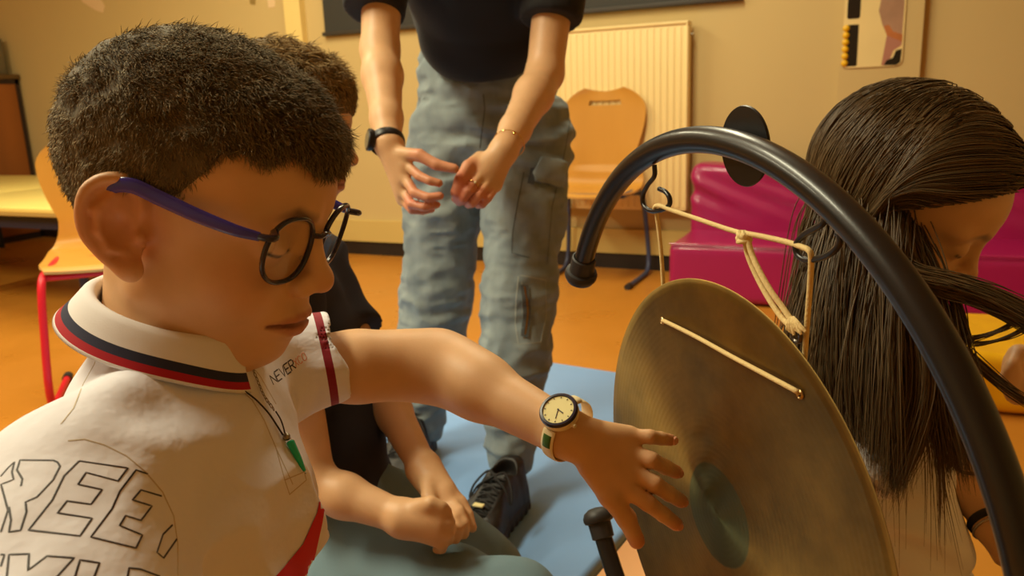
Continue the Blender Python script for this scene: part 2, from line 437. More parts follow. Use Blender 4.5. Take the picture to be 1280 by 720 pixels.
def strands(roots, dirs, lens, rad, seg=3, bend=None, col=None, jit=0, gravity=0):
    """short hair: tapered three-sided strands"""
    n = len(roots); rings = seg+1; up = np.array([0, 0, 1.]); dirs = dirs/np.linalg.norm(dirs, axis=1)[:, None]
    p = roots.copy(); d = dirs.copy(); V = np.empty((n, rings, 3, 3), np.float32)
    bend = np.zeros_like(p) if bend is None else bend
    for k in range(rings):
        s = np.cross(d, RNG.normal(size=(1, 3))+1e-3); s /= np.linalg.norm(s, axis=1)[:, None]+1e-9; t = np.cross(d, s)
        r = (rad*(1-.85*(k/seg)**1.5))
        for j in range(3):
            a = 2*math.pi*j/3; V[:, k, j] = p+(s*math.cos(a)+t*math.sin(a))*(r if np.isscalar(r) else r[:, None])
        p = p+d*(lens/seg)[:, None]; d = d+bend/seg; d[:, 2] -= gravity/seg; d /= np.linalg.norm(d, axis=1)[:, None]
    base = (np.arange(n)*rings*3)[:, None, None, None]; kk = (np.arange(seg)*3)[None, :, None, None]
    j = np.arange(3); q = np.stack([j, (j+1) % 3, (j+1) % 3+3, j+3], 1)[None, None]
    Q = (base+kk+q).reshape(-1, 4)
    return V.reshape(-1, 3), Q, np.repeat(col, rings*3, 0)
def long_strands(paths, rad, col):
    """paths (n,k,3): one tapered strand along each"""
    n, k, _ = paths.shape; d = np.gradient(paths, axis=1); d /= np.linalg.norm(d, axis=2)[..., None]+1e-9
    s = np.cross(d, np.array([.3, .9, .2])); s /= np.linalg.norm(s, axis=2)[..., None]+1e-9; t = np.cross(d, s)
    r = (rad*np.clip(1.15-np.linspace(0, 1, k)**3, .12, 1))[None, :, None]
    V = np.stack([paths+(s*math.cos(a)+t*math.sin(a))*r for a in (0, 2.094, 4.189)], 2)
    base = (np.arange(n)*k*3)[:, None, None, None]; kk = (np.arange(k-1)*3)[None, :, None, None]
    j = np.arange(3); q = np.stack([j, (j+1) % 3, (j+1) % 3+3, j+3], 1)[None, None]
    return V.reshape(-1, 3), (base+kk+q).reshape(-1, 4), np.repeat(col, k*3, 0)
def merged(name, geos, m, parent):
    off = 0; Vs, Qs, Cs = [], [], []
    for V, Q, c in geos: Vs.append(V); Qs.append(Q+off); Cs.append(np.broadcast_to(c, (len(V), 3))); off += len(V)
    return link(name, npmesh(name, np.concatenate(Vs), np.concatenate(Qs), np.concatenate(Cs)), m, parent)
def sample_surface(V, Q, n):
    a, b, c = V[Q[:, 0]], V[Q[:, 1]], V[Q[:, 2]]; ar = np.linalg.norm(np.cross(b-a, c-a), axis=1); f = RNG.choice(len(Q), n, p=ar/ar.sum())
    u, v = RNG.random((n, 1)), RNG.random((n, 1)); nr = np.cross(b[f]-a[f], V[Q[f, 3]]-a[f]); nr /= np.linalg.norm(nr, axis=1)[:, None]+1e-12
    return (a[f]*(1-u)+b[f]*u)*(1-v)+(V[Q[f, 3]]*(1-u)+c[f]*u)*v, nr
HAIRC = np.array(linc((142, 126, 96)))
def hair_m(name, rgb):
    return mat(name, rgb, .65, vcol='Col', spec=.2)
hair1 = hair_m('short_hair', (60, 46, 34))
def short_hair(Rm, c, parent, hairline, n, lenf, flow, vox=.0022, rad=.00042, puff=0.0, colr=HAIRC, label=None, wav=.5):
    """close scalp cover plus strands growing from it; everything in the head's own frame, then posed"""
    def fn(q):
        d = smin(ell(q, (-.010, 0, .050), (.099, .0745, .084)), ell(q, (.043, 0, .056), (.054, .061, .046+puff)), .02)
        d = d-.0015*vnoise(q, 160)-.001*vnoise(q, 70, 3)
        return smax(d, hairline(q), .004)
    V, Q = sdfmesh(fn, (-.13, -.1, -.10), (.13, .1, .17), vox); V = relax(V, Q, 1, .4)
    col = colr*(1+.10*vnoise(V.astype(np.float32), 250)[:, None])
    capmesh = (V@Rm.T+c, Q, col*.42)
    R_, N_ = sample_surface(V, Q, n); inn = np.sum(R_*N_, 1) > -9
    # keep the outer side only
    out = np.sum(N_*(R_-np.array([-.01, 0, .03])), 1) > 0.02*0
    R_, N_ = R_[out], N_[out]; n = len(R_)
    cl = vnoise(R_.astype(np.float32), 90, 5); cl2 = vnoise(R_.astype(np.float32), 90, 9)
    D = N_*.75+flow(R_)*1.0+wav*np.stack([cl, cl2, -cl], 1)*.6+RNG.normal(size=(n, 3))*.22
    L = lenf(R_)*(.7+.6*RNG.random(n))
    bend = -N_*1.1+RNG.normal(size=(n, 3))*.3+wav*np.stack([cl2, cl, cl2], 1)*.8
    cc_ = colr*(.65+.9*RNG.random((n, 1)))*(1+.08*cl[:, None])
    o = merged('hair', [capmesh, strands((R_-N_*.0015)@Rm.T+c, D@Rm.T, L, rad, 3, bend@Rm.T, cc_)], hair1, parent)
    if label: o['label'] = label
    return o
# ------------------------------------------------------------------ the room
wall_m = mat('painted_wall', (204, 178, 120), .75, noise=.05, nscale=1.2, bump=.05, bscale=180)
wall2_m = mat('painted_wall_yellow', (206, 178, 104), .75, noise=.05, nscale=1.2, bump=.05, bscale=180)
floor_m = mat('orange_floor', (190, 124, 42), .33, noise=.06, nscale=3, bump=.04, bscale=90, rnoise=.08)
white_m = mat('white_paint', (225, 205, 160), .45)
S0, S1, TF, HC = -4.6, 4.9, 7.2, 2.7
def slab(name, s0, s1, t0, t1, z0, z1, m): return struct(name, boxv(s0, s1, t0, t1, z0, z1), BOXF, m)
slab('floor', S0, S1, -.1, TF, -.1, 0, floor_m)
slab('ceiling', S0, S1, -.1, TF, HC, HC+.1, mat('ceiling_paint', (226, 214, 190), .9))
slab('wall_back', S0, S1, -.15, 0, 0, HC, wall_m)
slab('wall_left', S0-.15, S0, -.1, TF, 0, HC, wall2_m)
slab('wall_right', S1, S1+.15, -.1, TF, 0, HC, wall_m)
slab('wall_front', S0, S1, TF, TF+.15, 0, HC, wall_m)
base_m = mat('black_skirting', (38, 30, 24), .5)
slab('baseboard_back', S0, S1, 0, .018, 0, .085, base_m)
# boxed duct above the skirting
slab('trim_1', -.18, S1, 0, .03, .085, .215, wall2_m)
slab('trim_2', -.27, -.15, 0, .05, .085, HC, mat('trunking_cream', (236, 208, 132), .5))
slab('trim_3', 2.86, 3.19, 0, .045, .215, HC, wall_m)
# ceiling lamps: housings with glowing diffusers, above the frame
lampm = mat('lamp_housing', (225, 222, 215), .5)
diff = bpy.data.materials.new('lamp_diffuser'); diff.use_nodes = True
e = diff.node_tree.nodes['Principled BSDF']; e.inputs['Emission Color'].default_value = (*LAMPC, 1); e.inputs['Emission Strength'].default_value = 3
for (s, t) in ((.1, 1.6), (2.1, 1.6), (-1.0, 3.8), (1.3, 3.8)):
    L = thing('ceiling_lamp', 'long white ceiling lamp, the one '+('nearer the radiator wall' if t < 2 else 'nearer the gong')+(' towards the cupboard side' if s < 1 else ' towards the sofa side'), 'lamp', W(s, t, HC), 'ceiling lamps')
    MB().wbox(s-.2, s+.2, t-.68, t+.68, HC-.05, HC, .006).build('housing', lampm, L)
    MB().wbox(s-.17, s+.17, t-.65, t+.65, HC-.056, HC-.05).build('diffuser', diff, L)

# blackboard over the radiator
bbd = thing('blackboard', 'dark board on the back wall above the radiator, its lower edge in view', 'board', W(1.2, 0, 1.31))
MB().wbox(.0, 2.41, 0, .022, 1.335, 2.35).build('board_surface', mat('board_dark', (52, 50, 44), .6), bbd)
MB().wbox(-.015, 2.425, 0, .034, 1.316, 1.34, .004).build('bottom_rail', mat('board_rail', (60, 54, 46), .5), bbd)

# radiator
rad_m = mat('radiator_cream', (240, 214, 150), .42)
rd = thing('radiator', 'tall cream panel radiator on the back wall behind the wooden chair', 'radiator', W(1.7, .06, .33))
mb = MB(); mb.wbox(1.25, 2.185, .035, .05, .33, 1.235, .004)
k = 1.27
while k < 2.17:
    mb.wbox(k, k+.022, .045, .100, .345, 1.215, .005); k += .0333
mb.wbox(1.25, 2.185, .085, .096, .33, 1.235, .003); mb.build('panel', rad_m, rd)
MB().wbox(1.245, 2.19, .03, .105, 1.225, 1.24, .004).build('top_grille', rad_m, rd)
MB().wbox(2.18, 2.188, .03, .104, .335, 1.235, .002).build('side_cover', rad_m, rd)
MB().tube([W(2.19, .05, 1.18), W(2.203, .05, 1.18)], .007).build('bleed_valve', mat('valve', (170, 160, 140), .3, 1), rd)
for s in (1.45, 2.0): MB().wbox(s-.02, s+.02, .002, .04, .5, 1.05).build('bracket', rad_m, rd)

# mirror on the pilaster, its reflection painted as flat coloured plates
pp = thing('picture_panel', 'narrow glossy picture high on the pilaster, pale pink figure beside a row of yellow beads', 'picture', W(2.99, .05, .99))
def rrect(s0, s1, z0, z1, r, n=6):
    o = []
    for cs, cz, a0 in ((s1-r, z1-r, 0), (s0+r, z1-r, 90), (s0+r, z0+r, 180), (s1-r, z0+r, 270)):
        for i in range(n+1):
            a = math.radians(a0+90*i/n); o.append((cs+r*math.cos(a), cz+r*math.sin(a)))
    return o
def wplate(name, out, t0, t1, m, parent):
    n = len(out); mb = MB(); mb.raw([W(s, t0, z) for s, z in out]+[W(s, t1, z) for s, z in out], [list(range(n))[::-1], list(range(n, 2*n))]+[(i, (i+1) % n, n+(i+1) % n, n+i) for i in range(n)])
    return mb.build(name, m, parent, smooth=False)
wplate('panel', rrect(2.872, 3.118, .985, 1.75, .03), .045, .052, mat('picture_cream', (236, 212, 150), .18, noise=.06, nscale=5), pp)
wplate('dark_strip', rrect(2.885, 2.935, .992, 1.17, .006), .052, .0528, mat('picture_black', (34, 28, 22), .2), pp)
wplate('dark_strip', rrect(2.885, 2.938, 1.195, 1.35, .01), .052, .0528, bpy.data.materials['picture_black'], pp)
pk = mat('picture_pink', (176, 138, 112), .2, noise=.2, nscale=14); sk = mat('picture_skin', (190, 118, 70), .2, noise=.15, nscale=20)  # colours of the figure painted in as the mirror's reflection
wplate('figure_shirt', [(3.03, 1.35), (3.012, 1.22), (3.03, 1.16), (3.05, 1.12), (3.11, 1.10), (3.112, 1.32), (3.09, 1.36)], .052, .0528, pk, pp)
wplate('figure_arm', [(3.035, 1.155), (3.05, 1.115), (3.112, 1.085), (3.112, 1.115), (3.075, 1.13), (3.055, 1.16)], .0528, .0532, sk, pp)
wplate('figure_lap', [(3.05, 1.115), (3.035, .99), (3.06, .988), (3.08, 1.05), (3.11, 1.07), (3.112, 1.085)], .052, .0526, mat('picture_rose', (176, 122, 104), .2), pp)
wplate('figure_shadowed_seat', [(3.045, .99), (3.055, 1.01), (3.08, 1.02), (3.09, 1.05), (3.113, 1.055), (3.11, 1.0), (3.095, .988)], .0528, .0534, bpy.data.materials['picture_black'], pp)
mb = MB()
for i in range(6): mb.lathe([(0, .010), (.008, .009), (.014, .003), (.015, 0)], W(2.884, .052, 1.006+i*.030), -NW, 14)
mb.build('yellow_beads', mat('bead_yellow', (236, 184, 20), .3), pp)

# scraps of paper stuck on the left part of the wall
def wl(px, py, t=0):
    r = ray(px, py); q = CC+r*((NW@(A0-NW*t)-NW@CC)/(NW@r)); return ((q-A0)@DW, q[2])
scrap_m = mat('scrap_paper', (226, 196, 150), .8)
for nm, pts, lb in (('paper_scrap', [(98, -6), (124, -4), (131, 8), (129, 16), (120, 13), (104, 3)], 'torn pale paper scrap on the wall near the left edge'),
                    ('paper_scrap', [(334, -4), (344, -4), (344, 9), (336, 10)], 'small pale sticker on the wall left of the white trunking')):
    o = wplate(nm, [wl(*p) for p in pts], 0, .003, scrap_m, None); tag(o, lb, 'paper scrap')
o = wplate('paper_scrap', [wl(*p) for p in [(312, -4), (320, -4), (319, 6), (313, 5)]], 0, .003, mat('scrap_brown', (150, 124, 66), .8), None); tag(o, 'tiny brownish sticker on the wall, left of the small pale sticker', 'paper scrap')

# ------------------------------------------------------------------ cupboard and tables at the left
cup_m = mat('cupboard_wood', (150, 86, 32), .45, rgb2=(128, 72, 24), nscale=4, stretch=(1, 1, .15)); dk = mat('cupboard_dark_edge', (44, 28, 18), .5)
cu = thing('cupboard', 'brown wooden cupboard with dark edges at the far left against the wall', 'cupboard', W(-3.4, .2, 0))
MB().wbox(-3.9, -2.885, .02, .40, .05, 1.2, .004).build('carcass', cup_m, cu)
MB().wbox(-2.888, -2.880, .02, .05, .05, 1.2).wbox(-2.888, -2.880, .37, .40, .05, 1.2).wbox(-2.888, -2.880, .02, .40, 1.165, 1.2).build('edge_strip', dk, cu)
MB().wbox(-3.92, -2.87, .01, .42, 1.2, 1.235, .004).build('top', mat('cupboard_top', (96, 70, 34), .45), cu)
for s0, s1 in ((-3.87, -3.41), (-3.39, -2.93)):
    d_ = MB().wbox(s0, s1, .40, .42, .09, 1.17, .003).build('door', cup_m, cu)
    MB().tube([W(s1-.05 if s0 < -3.6 else s0+.05, .435, .6), W(s1-.05 if s0 < -3.6 else s0+.05, .435, .7)], .006).build('handle', dk, d_)
MB().wbox(-3.88, -2.9, .04, .38, 0, .05).build('plinth', dk, cu)
crt = MB(); crt.wbox(-3.5, -2.93, .06, .30, 1.235, 1.50, .01)
tag(crt.build('storage_box', mat('box_greyish', (108, 96, 66), .7)), 'greyish box standing on top of the brown cupboard at the left edge', 'box')

tab_m = mat('yellow_tabletop', (236, 212, 122), .35, noise=.04, nscale=3); tabe = mat('table_edge', (176, 148, 84), .5); nv = mat('navy_metal', (28, 30, 52), .45)
def table(corner, wd, dp, h, label):
    """corner: its right-hand near corner; extends wd back along the wall direction and dp away from the camera"""
    u = -DW; v = NW; c = np.array(corner, float); c[2] = 0
    Rb = np.array([DW, NW, ZZ]).T; mid = c+u*wd/2+v*dp/2
    t = thing('classroom_table', label, 'table', mid)
    MB().box(mid+ZZ*(h-.011), (wd, dp, .022), Rb, .004).build('tabletop', tab_m, t)
    MB().box(mid+ZZ*(h-.030), (wd-.004, dp-.004, .016), Rb, .002).build('edge_band', tabe, t)
    mb = MB()
    for a, b, sx, sy in ((0, wd/2-.04, .03, dp-.08), (0, -wd/2+.04, .03, dp-.08)): mb.box(mid+DW*b+ZZ*(h-.068), (sx, sy, .06), Rb)
    for b in (dp/2-.05, -dp/2+.05): mb.box(mid+NW*b+ZZ*(h-.068), (wd-.08, .03, .06), Rb)
    mb.build('apron', nv, t)
    for i in (-1, 1):
        for j in (-1, 1): MB().tube([mid+DW*i*(wd/2-.05)+NW*j*(dp/2-.06)+ZZ*(h-.1), mid+DW*i*(wd/2-.05)+NW*j*(dp/2-.06)], .02).build('leg', nv, t)
    return t
table(onz(84, 262, .52), 1.2, 1.1, .52, 'pale yellow table with navy frame behind the chair with red legs, nearest the camera')
table(onz(84, 262, .52)-DW*1.22+NW*.30, 1.5, 1.1, .52, 'second pale yellow table, behind the nearest one at the left edge')
q = W(-2.75, .62, .52)
crm = mat('cream_cloth', (205, 172, 104), .9)
def lumpf(p): return ell(p, (q[0], q[1], .52), (.26, .14, .10))-.010*vnoise(p, 22)
def lumpf2(p): return smax(lumpf(p), ((.523)-p[:, 2]), .004)
V_, Q_ = sdfmesh(lumpf2, q-np.array([.4, .3, .05]), q+np.array([.4, .3, .2]), .008)
tag(link('crumpled_cloth', npmesh('crumpled_cloth', V_, Q_), crm), 'crumpled cream cloth lying on the table beside the cupboard', 'cloth')

# ------------------------------------------------------------------ shell chairs
ply = mat('beech_plywood', (208, 150, 62), .38, rgb2=(196, 138, 52), nscale=5, stretch=(1, 1, .2), coat=.2)
plye = mat('plywood_edge', (232, 190, 110), .5)
def shell(parent, R, o, m, w0=.40, seat_d=.38, back_h=.42, slot=True, seatz=.44, lean=.10, th=.010, sc=1.0):
    """one bent plywood sheet; x to the right, y towards the back, z up in the chair's frame"""
    prof = []; rad = .055; n = 10
    prof += [(-.0, -.012), (.03, 0)]; prof += [(seat_d*f, -.010*math.sin(f*3.1)) for f in np.linspace(.15, .85, 6)]
    for i in range(n+1):
        a = i/n*(math.pi/2-lean); prof.append((seat_d-.0+rad*math.sin(a), rad*(1-math.cos(a))))
    y0, z0 = prof[-1]
    prof += [(y0+math.sin(lean)*h, z0+math.cos(lean)*h) for h in np.linspace(.04, back_h, 12)]
    prof = np.array(prof); L = np.r_[0, np.cumsum(np.linalg.norm(np.diff(prof, axis=0), axis=1))]; LT = L[-1]
    def half(s):
        f = s/LT
        if f < .45: return w0/2*(.86+.14*math.sin(min(1, f/.2)*math.pi/2))
        if f < .62: return w0/2*(1-.17*math.sin((f-.45)/.17*math.pi/2))
        if f < .86: return w0/2*(.83+.20*math.sin((f-.62)/.24*math.pi/2))
        return w0/2*(1.03*math.sqrt(max(0, 1-((f-.86)/.155)**2))*.62+.38*1.03*(1-((f-.86)/.14)**2*.45))
    nu, ns = 25, 60; G = {}; mb = MB(); bm = mb.bm
    tl = np.linspace(0, LT, ns)
    Y = np.interp(tl, L, prof[:, 0]); Z = np.interp(tl, L, prof[:, 1]); ty = np.gradient(Y, tl); tz = np.gradient(Z, tl)
    for i in range(ns):
        for j in range(nu):
            x = (j/(nu-1)*2-1); hx = half(tl[i])*x; f = tl[i]/LT
            dish = .016*(1-x*x)*(1 if f > .5 else .5); top = -.018*(1-abs(x)**1.5)*max(0, (f-.85)/.15)
            for k, off in enumerate((0, th)):
                ny, nz = -tz[i], ty[i]
                y = Y[i]+(off-th/2)*ny-dish*ny*-1*(-1 if f < .5 else 1)*0+ (dish if f > .5 else 0)+ty[i]*top; z = Z[i]+(off-th/2)*nz-(dish if f <= .5 else 0)+tz[i]*top
                G[i, j, k] = bm.verts.new(tuple(o+R@(np.array([hx, y, z+seatz])*sc)))
    hole = lambda i, j: slot and .895 < tl[i]/LT < .925 and abs(j+.5-(nu-1)/2) < 5
    q4 = lambda *v: bm.faces.new(v)
    for i in range(ns-1):
        for j in range(nu-1):
            if hole(i, j): continue
            for k in (0, 1): q4(G[i, j, k], G[i, j+1, k], G[i+1, j+1, k], G[i+1, j, k])
            for di, dj, e in ((0, -1, ((i, j), (i+1, j))), (0, 1, ((i, j+1), (i+1, j+1))), (-1, 0, ((i, j), (i, j+1))), (1, 0, ((i+1, j), (i+1, j+1)))):
                a, b = i+di, j+dj
                if not (0 <= a < ns-1 and 0 <= b < nu-1) or hole(a, b):
                    fc = q4(G[(*e[0], 0)], G[(*e[1], 0)], G[(*e[1], 1)], G[(*e[0], 1)]); fc.material_index = 1
    ob = mb.build('seat_shell', m, parent, angle=50); ob.data.materials.append(plye); return ob
def chair_frame(parent, R, o, m, xs=.17, h=.43, yb=.30, yf=-.02, ytop=.05, r=.012, sc=1.0, flip=None):
    T = lambda x, y, z: o+R@(np.array([x, y if flip is None else flip-y, z])*sc)
    for s in (-1, 1):
        lg = MB().tube(bez([T(s*xs, ytop, h), T(s*xs, yb-.10, h), T(s*xs*1.08, yb-.01, h-.03), T(s*xs*1.15, yb+.02, h*.55), T(s*xs*1.2, yb+.03, .10), T(s*xs*1.22, yb+.0, .03), T(s*xs*1.22, yb-.08, r+.001), T(s*xs*1.22, yf, r+.001)], 8), r*sc).build('leg', m, parent)
        MB().tube([T(s*xs*1.22, yf-.012, r+.001), T(s*xs*1.22, yf+.03, r+.001)], (r+.004)*sc).build('foot_cap', mat('rubber', (40, 36, 34), .6), lg)
    MB().tube([T(-xs, ytop+.03, h-.004), T(xs, ytop+.03, h-.004)], r*.9*sc).build('crossbar', m, parent)
    MB().tube([T(-xs*1.05, yb-.03, h-.016), T(xs*1.05, yb-.03, h-.016)], r*.9*sc).build('crossbar', m, parent)
blue_m = mat('blue_grey_steel', (62, 70, 98), .4)
# chair in front of the radiator, facing the room
o2 = W(1.775, .47, 0); R2 = np.array([DW, NW, ZZ]).T
c2 = thing('shell_chair', 'bent plywood chair with blue-grey legs in front of the radiator', 'chair', o2, 'plywood shell chairs')
shell(c2, R2, o2, ply, w0=.42, seat_d=.265, back_h=.44, lean=.06, seatz=.455)
chair_frame(c2, R2, o2, blue_m, xs=.185, h=.44, yb=.34, yf=.0)

red_m = mat('red_steel', (214, 30, 46), .35)
R3 = np.array([HV(unit([.93, .36, 0])), HV(unit([-.36, .93, 0])), ZZ]).T; o3 = P(138, 318, 2.5); o3[2] = 0
c3 = thing('shell_chair', 'bent plywood chair with red legs behind the boy in the white polo', 'chair', o3, 'plywood shell chairs')
shell(c3, R3, o3, ply, w0=.44, seat_d=.33, back_h=.345, lean=.10, seatz=.455, slot=False)
chair_frame(c3, R3, o3, red_m, xs=.185, h=.44, yb=.34, yf=.0, flip=.33)
for dx in (-.06, .06): MB().lathe([(0, .004), (.007, .003), (.008, 0)], o3+R3@np.array([dx, .375, .62]), -R3[:, 1], 14).build('bolt', blue_m, c3)

# ------------------------------------------------------------------ magenta bench sofa and yellow cushion
pink_m = mat('magenta_vinyl', (164, 22, 88), .34, noise=.10, nscale=3, coat=.2, bump=.05, bscale=300)
so = thing('foam_sofa', 'long low magenta vinyl sofa along the back wall', 'sofa', W(3.6, .3, 0))
SA, SB = 2.235, 4.86
def sofa_back(p):
    q = (p-A0.astype(np.float32)); s = q@DW.astype(np.float32); t = -(q@NW.astype(np.float32)); z = p[:, 2]
    tc = .155+.05*(.58-z)          # leaning back rest
    x = np.stack([np.abs(s-(SA+SB)/2)-(SB-SA)/2+.045, np.abs(t-tc)-.085+.04, np.abs(z-.31)-.265+.04], 1)
    d = np.linalg.norm(np.maximum(x, 0), axis=1)+np.minimum(x.max(1), 0)-.04
    # sagging vinyl folds running down to the right
    u = (s-SA)*.42+z; v_ = .008*np.exp(-((z-.46)/.10)**2)*(np.sin(u*62+2.2*np.sin(s*3.1))+.6*np.sin(u*31+s*7))
    return d-v_-.003*vnoise(p, 9)
def sofa_seat(p):
    q = (p-A0.astype(np.float32)); s = q@DW.astype(np.float32); t = -(q@NW.astype(np.float32)); z = p[:, 2]
    x = np.stack([np.abs(s-(SA+SB)/2)-(SB-SA)/2+.035, np.abs(t-.33)-.31+.035, np.abs(z-.135)-.13+.035], 1)
    return np.linalg.norm(np.maximum(x, 0), axis=1)+np.minimum(x.max(1), 0)-.035-.003*vnoise(p, 6)
lo, hi = bb([W(SA-.1, 0, 0), W(SB+.1, .75, .7)], .02)
for nm, f in (('backrest', sofa_back), ('seat', sofa_seat)):
    V_, Q_ = sdfmesh(f, lo, hi, .011); link(nm, npmesh(nm, relax(V_, Q_, 2), Q_), pink_m, so)
MB().wbox(SA+.03, SB-.03, .05, .60, .0, .02).build('base', base_m, so)
mb = MB(); mb.tube([W(s, .638, .262) for s in np.linspace(SA+.01, SB-.01, 30)], .004, 8); mb.build('piping', pink_m, so)
yel_m = mat('yellow_vinyl', (240, 182, 18), .4, noise=.08, nscale=8, bump=.1, bscale=30)
yc0 = onz(1290, 452, .09); yd = HV(unit([.93, -.36, 0])); yn = np.array([-yd[1], yd[0], 0])
def cush(p):
    q = p-np.array([*yc0[:2], .09], np.float32); s = q@yd.astype(np.float32); t = q@yn.astype(np.float32)
    x = np.stack([np.abs(s)-.40+.03, np.abs(t)-.24+.03, np.abs(q[:, 2])-.085+.03], 1)
    return np.linalg.norm(np.maximum(x, 0), axis=1)+np.minimum(x.max(1), 0)-.03-.002*np.sin(s*60)*np.exp(-((t+.15)/.12)**2)-.003*vnoise(p, 14)
V_, Q_ = sdfmesh(cush, yc0-np.array([.6, .5, .12]), yc0+np.array([.6, .5, .15]), .01)
tag(link('foam_cushion', npmesh('foam_cushion', relax(V_, Q_, 1), Q_), yel_m), 'yellow vinyl floor cushion in front of the magenta sofa at the right', 'cushion')

# ------------------------------------------------------------------ blue gym mat
mat_m = mat('blue_mat', (128, 172, 228), .38, noise=.07, nscale=5, bump=.25, bscale=9, bdist=.006)
ma = HV(unit([.53, .85, 0])); mb_ = np.array([ma[1], -ma[0], 0]); mcor = HV([.675, 2.215, .0])
md = mcor-ma*1.0-mb_*.85
mt = thing('gym_mat', 'blue vinyl gym mat on the orange floor under the standing person', 'mat', md)
mb = MB(); mb.box(md+ZZ*.0225, (1.70, 2.0, .045), np.array([mb_, ma, ZZ]).T, .012); mb.build('cover', mat_m, mt)
mb = MB(); mb.tube([md+ZZ*.0225+mb_*x*.848+ma*y*.998 for x, y in ((-.99, -1), (.99, -1), (1, -.99), (1, .99), (.99, 1), (-.99, 1), (-1, .99), (-1, -.99))], .0028, 6, closed=True); mb.build('seam', mat('mat_seam', (80, 112, 150), .5), mt)
# ------------------------------------------------------------------ boy in the white polo (nearest)
pants_m = mat('dark_trousers', (52, 56, 70), .8, bump=.2, bscale=200)
polo_m = mat('white_polo', (236, 236, 242), .8, vcol='Col', bump=.45, bscale=17, sheen=.1, bdist=.010, stretch=(1, 1, 1.4))
boy = thing('person', 'person in white polo and blue glasses nearest the camera, arm stretched to the gong', 'person', HV([-.27, .62, 0]))
C1 = P(248, 276, .585); R1 = rotm(-14, 15, -1)
N0 = P(218, 430, .60); SR = P(98, 626, .478); SL = P(322, 462, .715)
LAT = unit(SL-SR); FWD = unit(np.cross(LAT, [0, 0, 1.])); 
EL = P(548, 455, .765); WR = P(706, 541, .672)
hip = P(232, 960, .62)
def px3(l): return [P(*t) for t in l]
mcpL = px3([(780, 609, .668), (788, 589, .674), (790, 567, .680), (786, 545, .684)])
ax3 = np.array([.09, .09, 0])
fin = [px3([(780, 609, .668), (810, 629, .664), (829, 643, .672), (845, 655, .682)]),
       px3([(788, 589, .674), (818, 605, .668), (836, 617, .676), (851, 626, .688)]),
       px3([(790, 567, .680), (814, 575, .673), (832, 584, .682), (845, 590, .692)]),
       px3([(786, 545, .684), (812, 546, .680), (826, 548, .686), (838, 550, .694)])]
thb = px3([(738, 585, .668), (762, 620, .664), (783, 648, .672), (796, 676, .682)])
def bodyA(p):
    d = near(p, C1, .20, lambda t: head_sdf((t-C1.astype(np.float32))@R1.astype(np.float32)), .03)
    nk = chain(p, [C1+R1@np.array([-.018, 0, -.035]), N0+FWD*-.002], [.045, .048])
    d = smin(d, nk, .018)
    t = ecap(p, P(232, 610, .60), hip, .098, .092, FWD, .72)
    t = smin(t, chain(p, [SR, N0, SL], [.027, .028, .027], .02), .02); d = smin(d, t, .03)
    a = chain(p, [SL, EL+(SL-EL)*.45, EL, EL+(WR-EL)*.35, WR], [.032, .0300, .0285, .0275, .0200], .02)
    a = smin(a, chain(p, [EL+(SL-EL)*.2, EL+(WR-EL)*.15], [.0285, .0280]), .02)
    d = smin(d, a, .01)
    h = near(p, (WR+fin[1][1])/2, .12, lambda q: hand_sdf(q, WR, mcpL, fin, thb, .0075, .0125, .009, .0086))
    d = smin(d, h, .008)
    rr = chain(p, [SR, P(60, 900, .40), P(250, 1100, .42)], [.033, .028, .02]); d = smin(d, rr, .01)
    return d
def paintA(V, col):
    q = (V-C1)@R1; f = np.linalg.norm(V-C1, axis=1) < .2
    c = col.copy(); c[f] = head_paint(q[f], col[f]); col = c
    for fg in fin+[thb]:
        k = soft(sph(V, fg[-1], .006), .010); col = col*(1-.45*k[:, None])+np.array([.70, .20, .13])*.45*k[:, None]
        k = soft(sph(V, fg[1], .006), .006)*(.25); col = col*(1-k[:, None])+np.array([.42, .17, .09])*k[:, None]
    return col
bodyo = body('body', bodyA, *bb([C1+.13*ZZ, C1-ax3, C1+ax3, SR, SL, EL, WR, hip, P(60, 900, .40), P(250, 1100, .42)]+[f[-1] for f in fin+[thb]], .07), .0017, boy, paintA)
nails = MB()
for fg in fin:
    tp = fg[-1]; ax = unit(fg[-1]-fg[-2]); up = unit(np.cross(np.cross(ax, CC-tp), ax)); sd = np.cross(ax, up)
    nails.lathe([(0, .0004), (.0030, .0002), (.0040, -.0012)], tp+up*.0056+ax*.001, up, 12)
nails.build('fingernail', mat('nail', (232, 168, 140), .3), bodyo)
def hl1(q):
    x, z, y = q[:, 0], q[:, 2], np.abs(q[:, 1])
    zb = np.interp(x, [-.11, -.05, -.022, -.008, .008, .018, .028, .038, .050, .060, .072, .082, .095, .11], [-.046, -.040, -.010, .030, .034, .030, .034, .046, .066, .066, .062, .076, .058, .056])
    return zb-z+.004*vnoise(q, 120, 4)
def len1(R_):
    top = np.clip((R_[:, 2]-.06)/.05, 0, 1); fr = np.clip((R_[:, 0]-.03)/.05, 0, 1); return .0060+.0055*top+.006*fr*np.clip((R_[:, 2]-.05)/.03, 0, 1)
def flow1(R_):
    o = np.zeros_like(R_); top = np.clip((R_[:, 2]-.05)/.06, 0, 1); o[:, 0] = .15+.9*top; o[:, 2] = -.6*(1-top)-.25; o[:, 1] = -.2*top; return o
short_hair(R1, C1, boy, hl1, 60000, len1, flow1, puff=.004, wav=.5, rad=.00036)
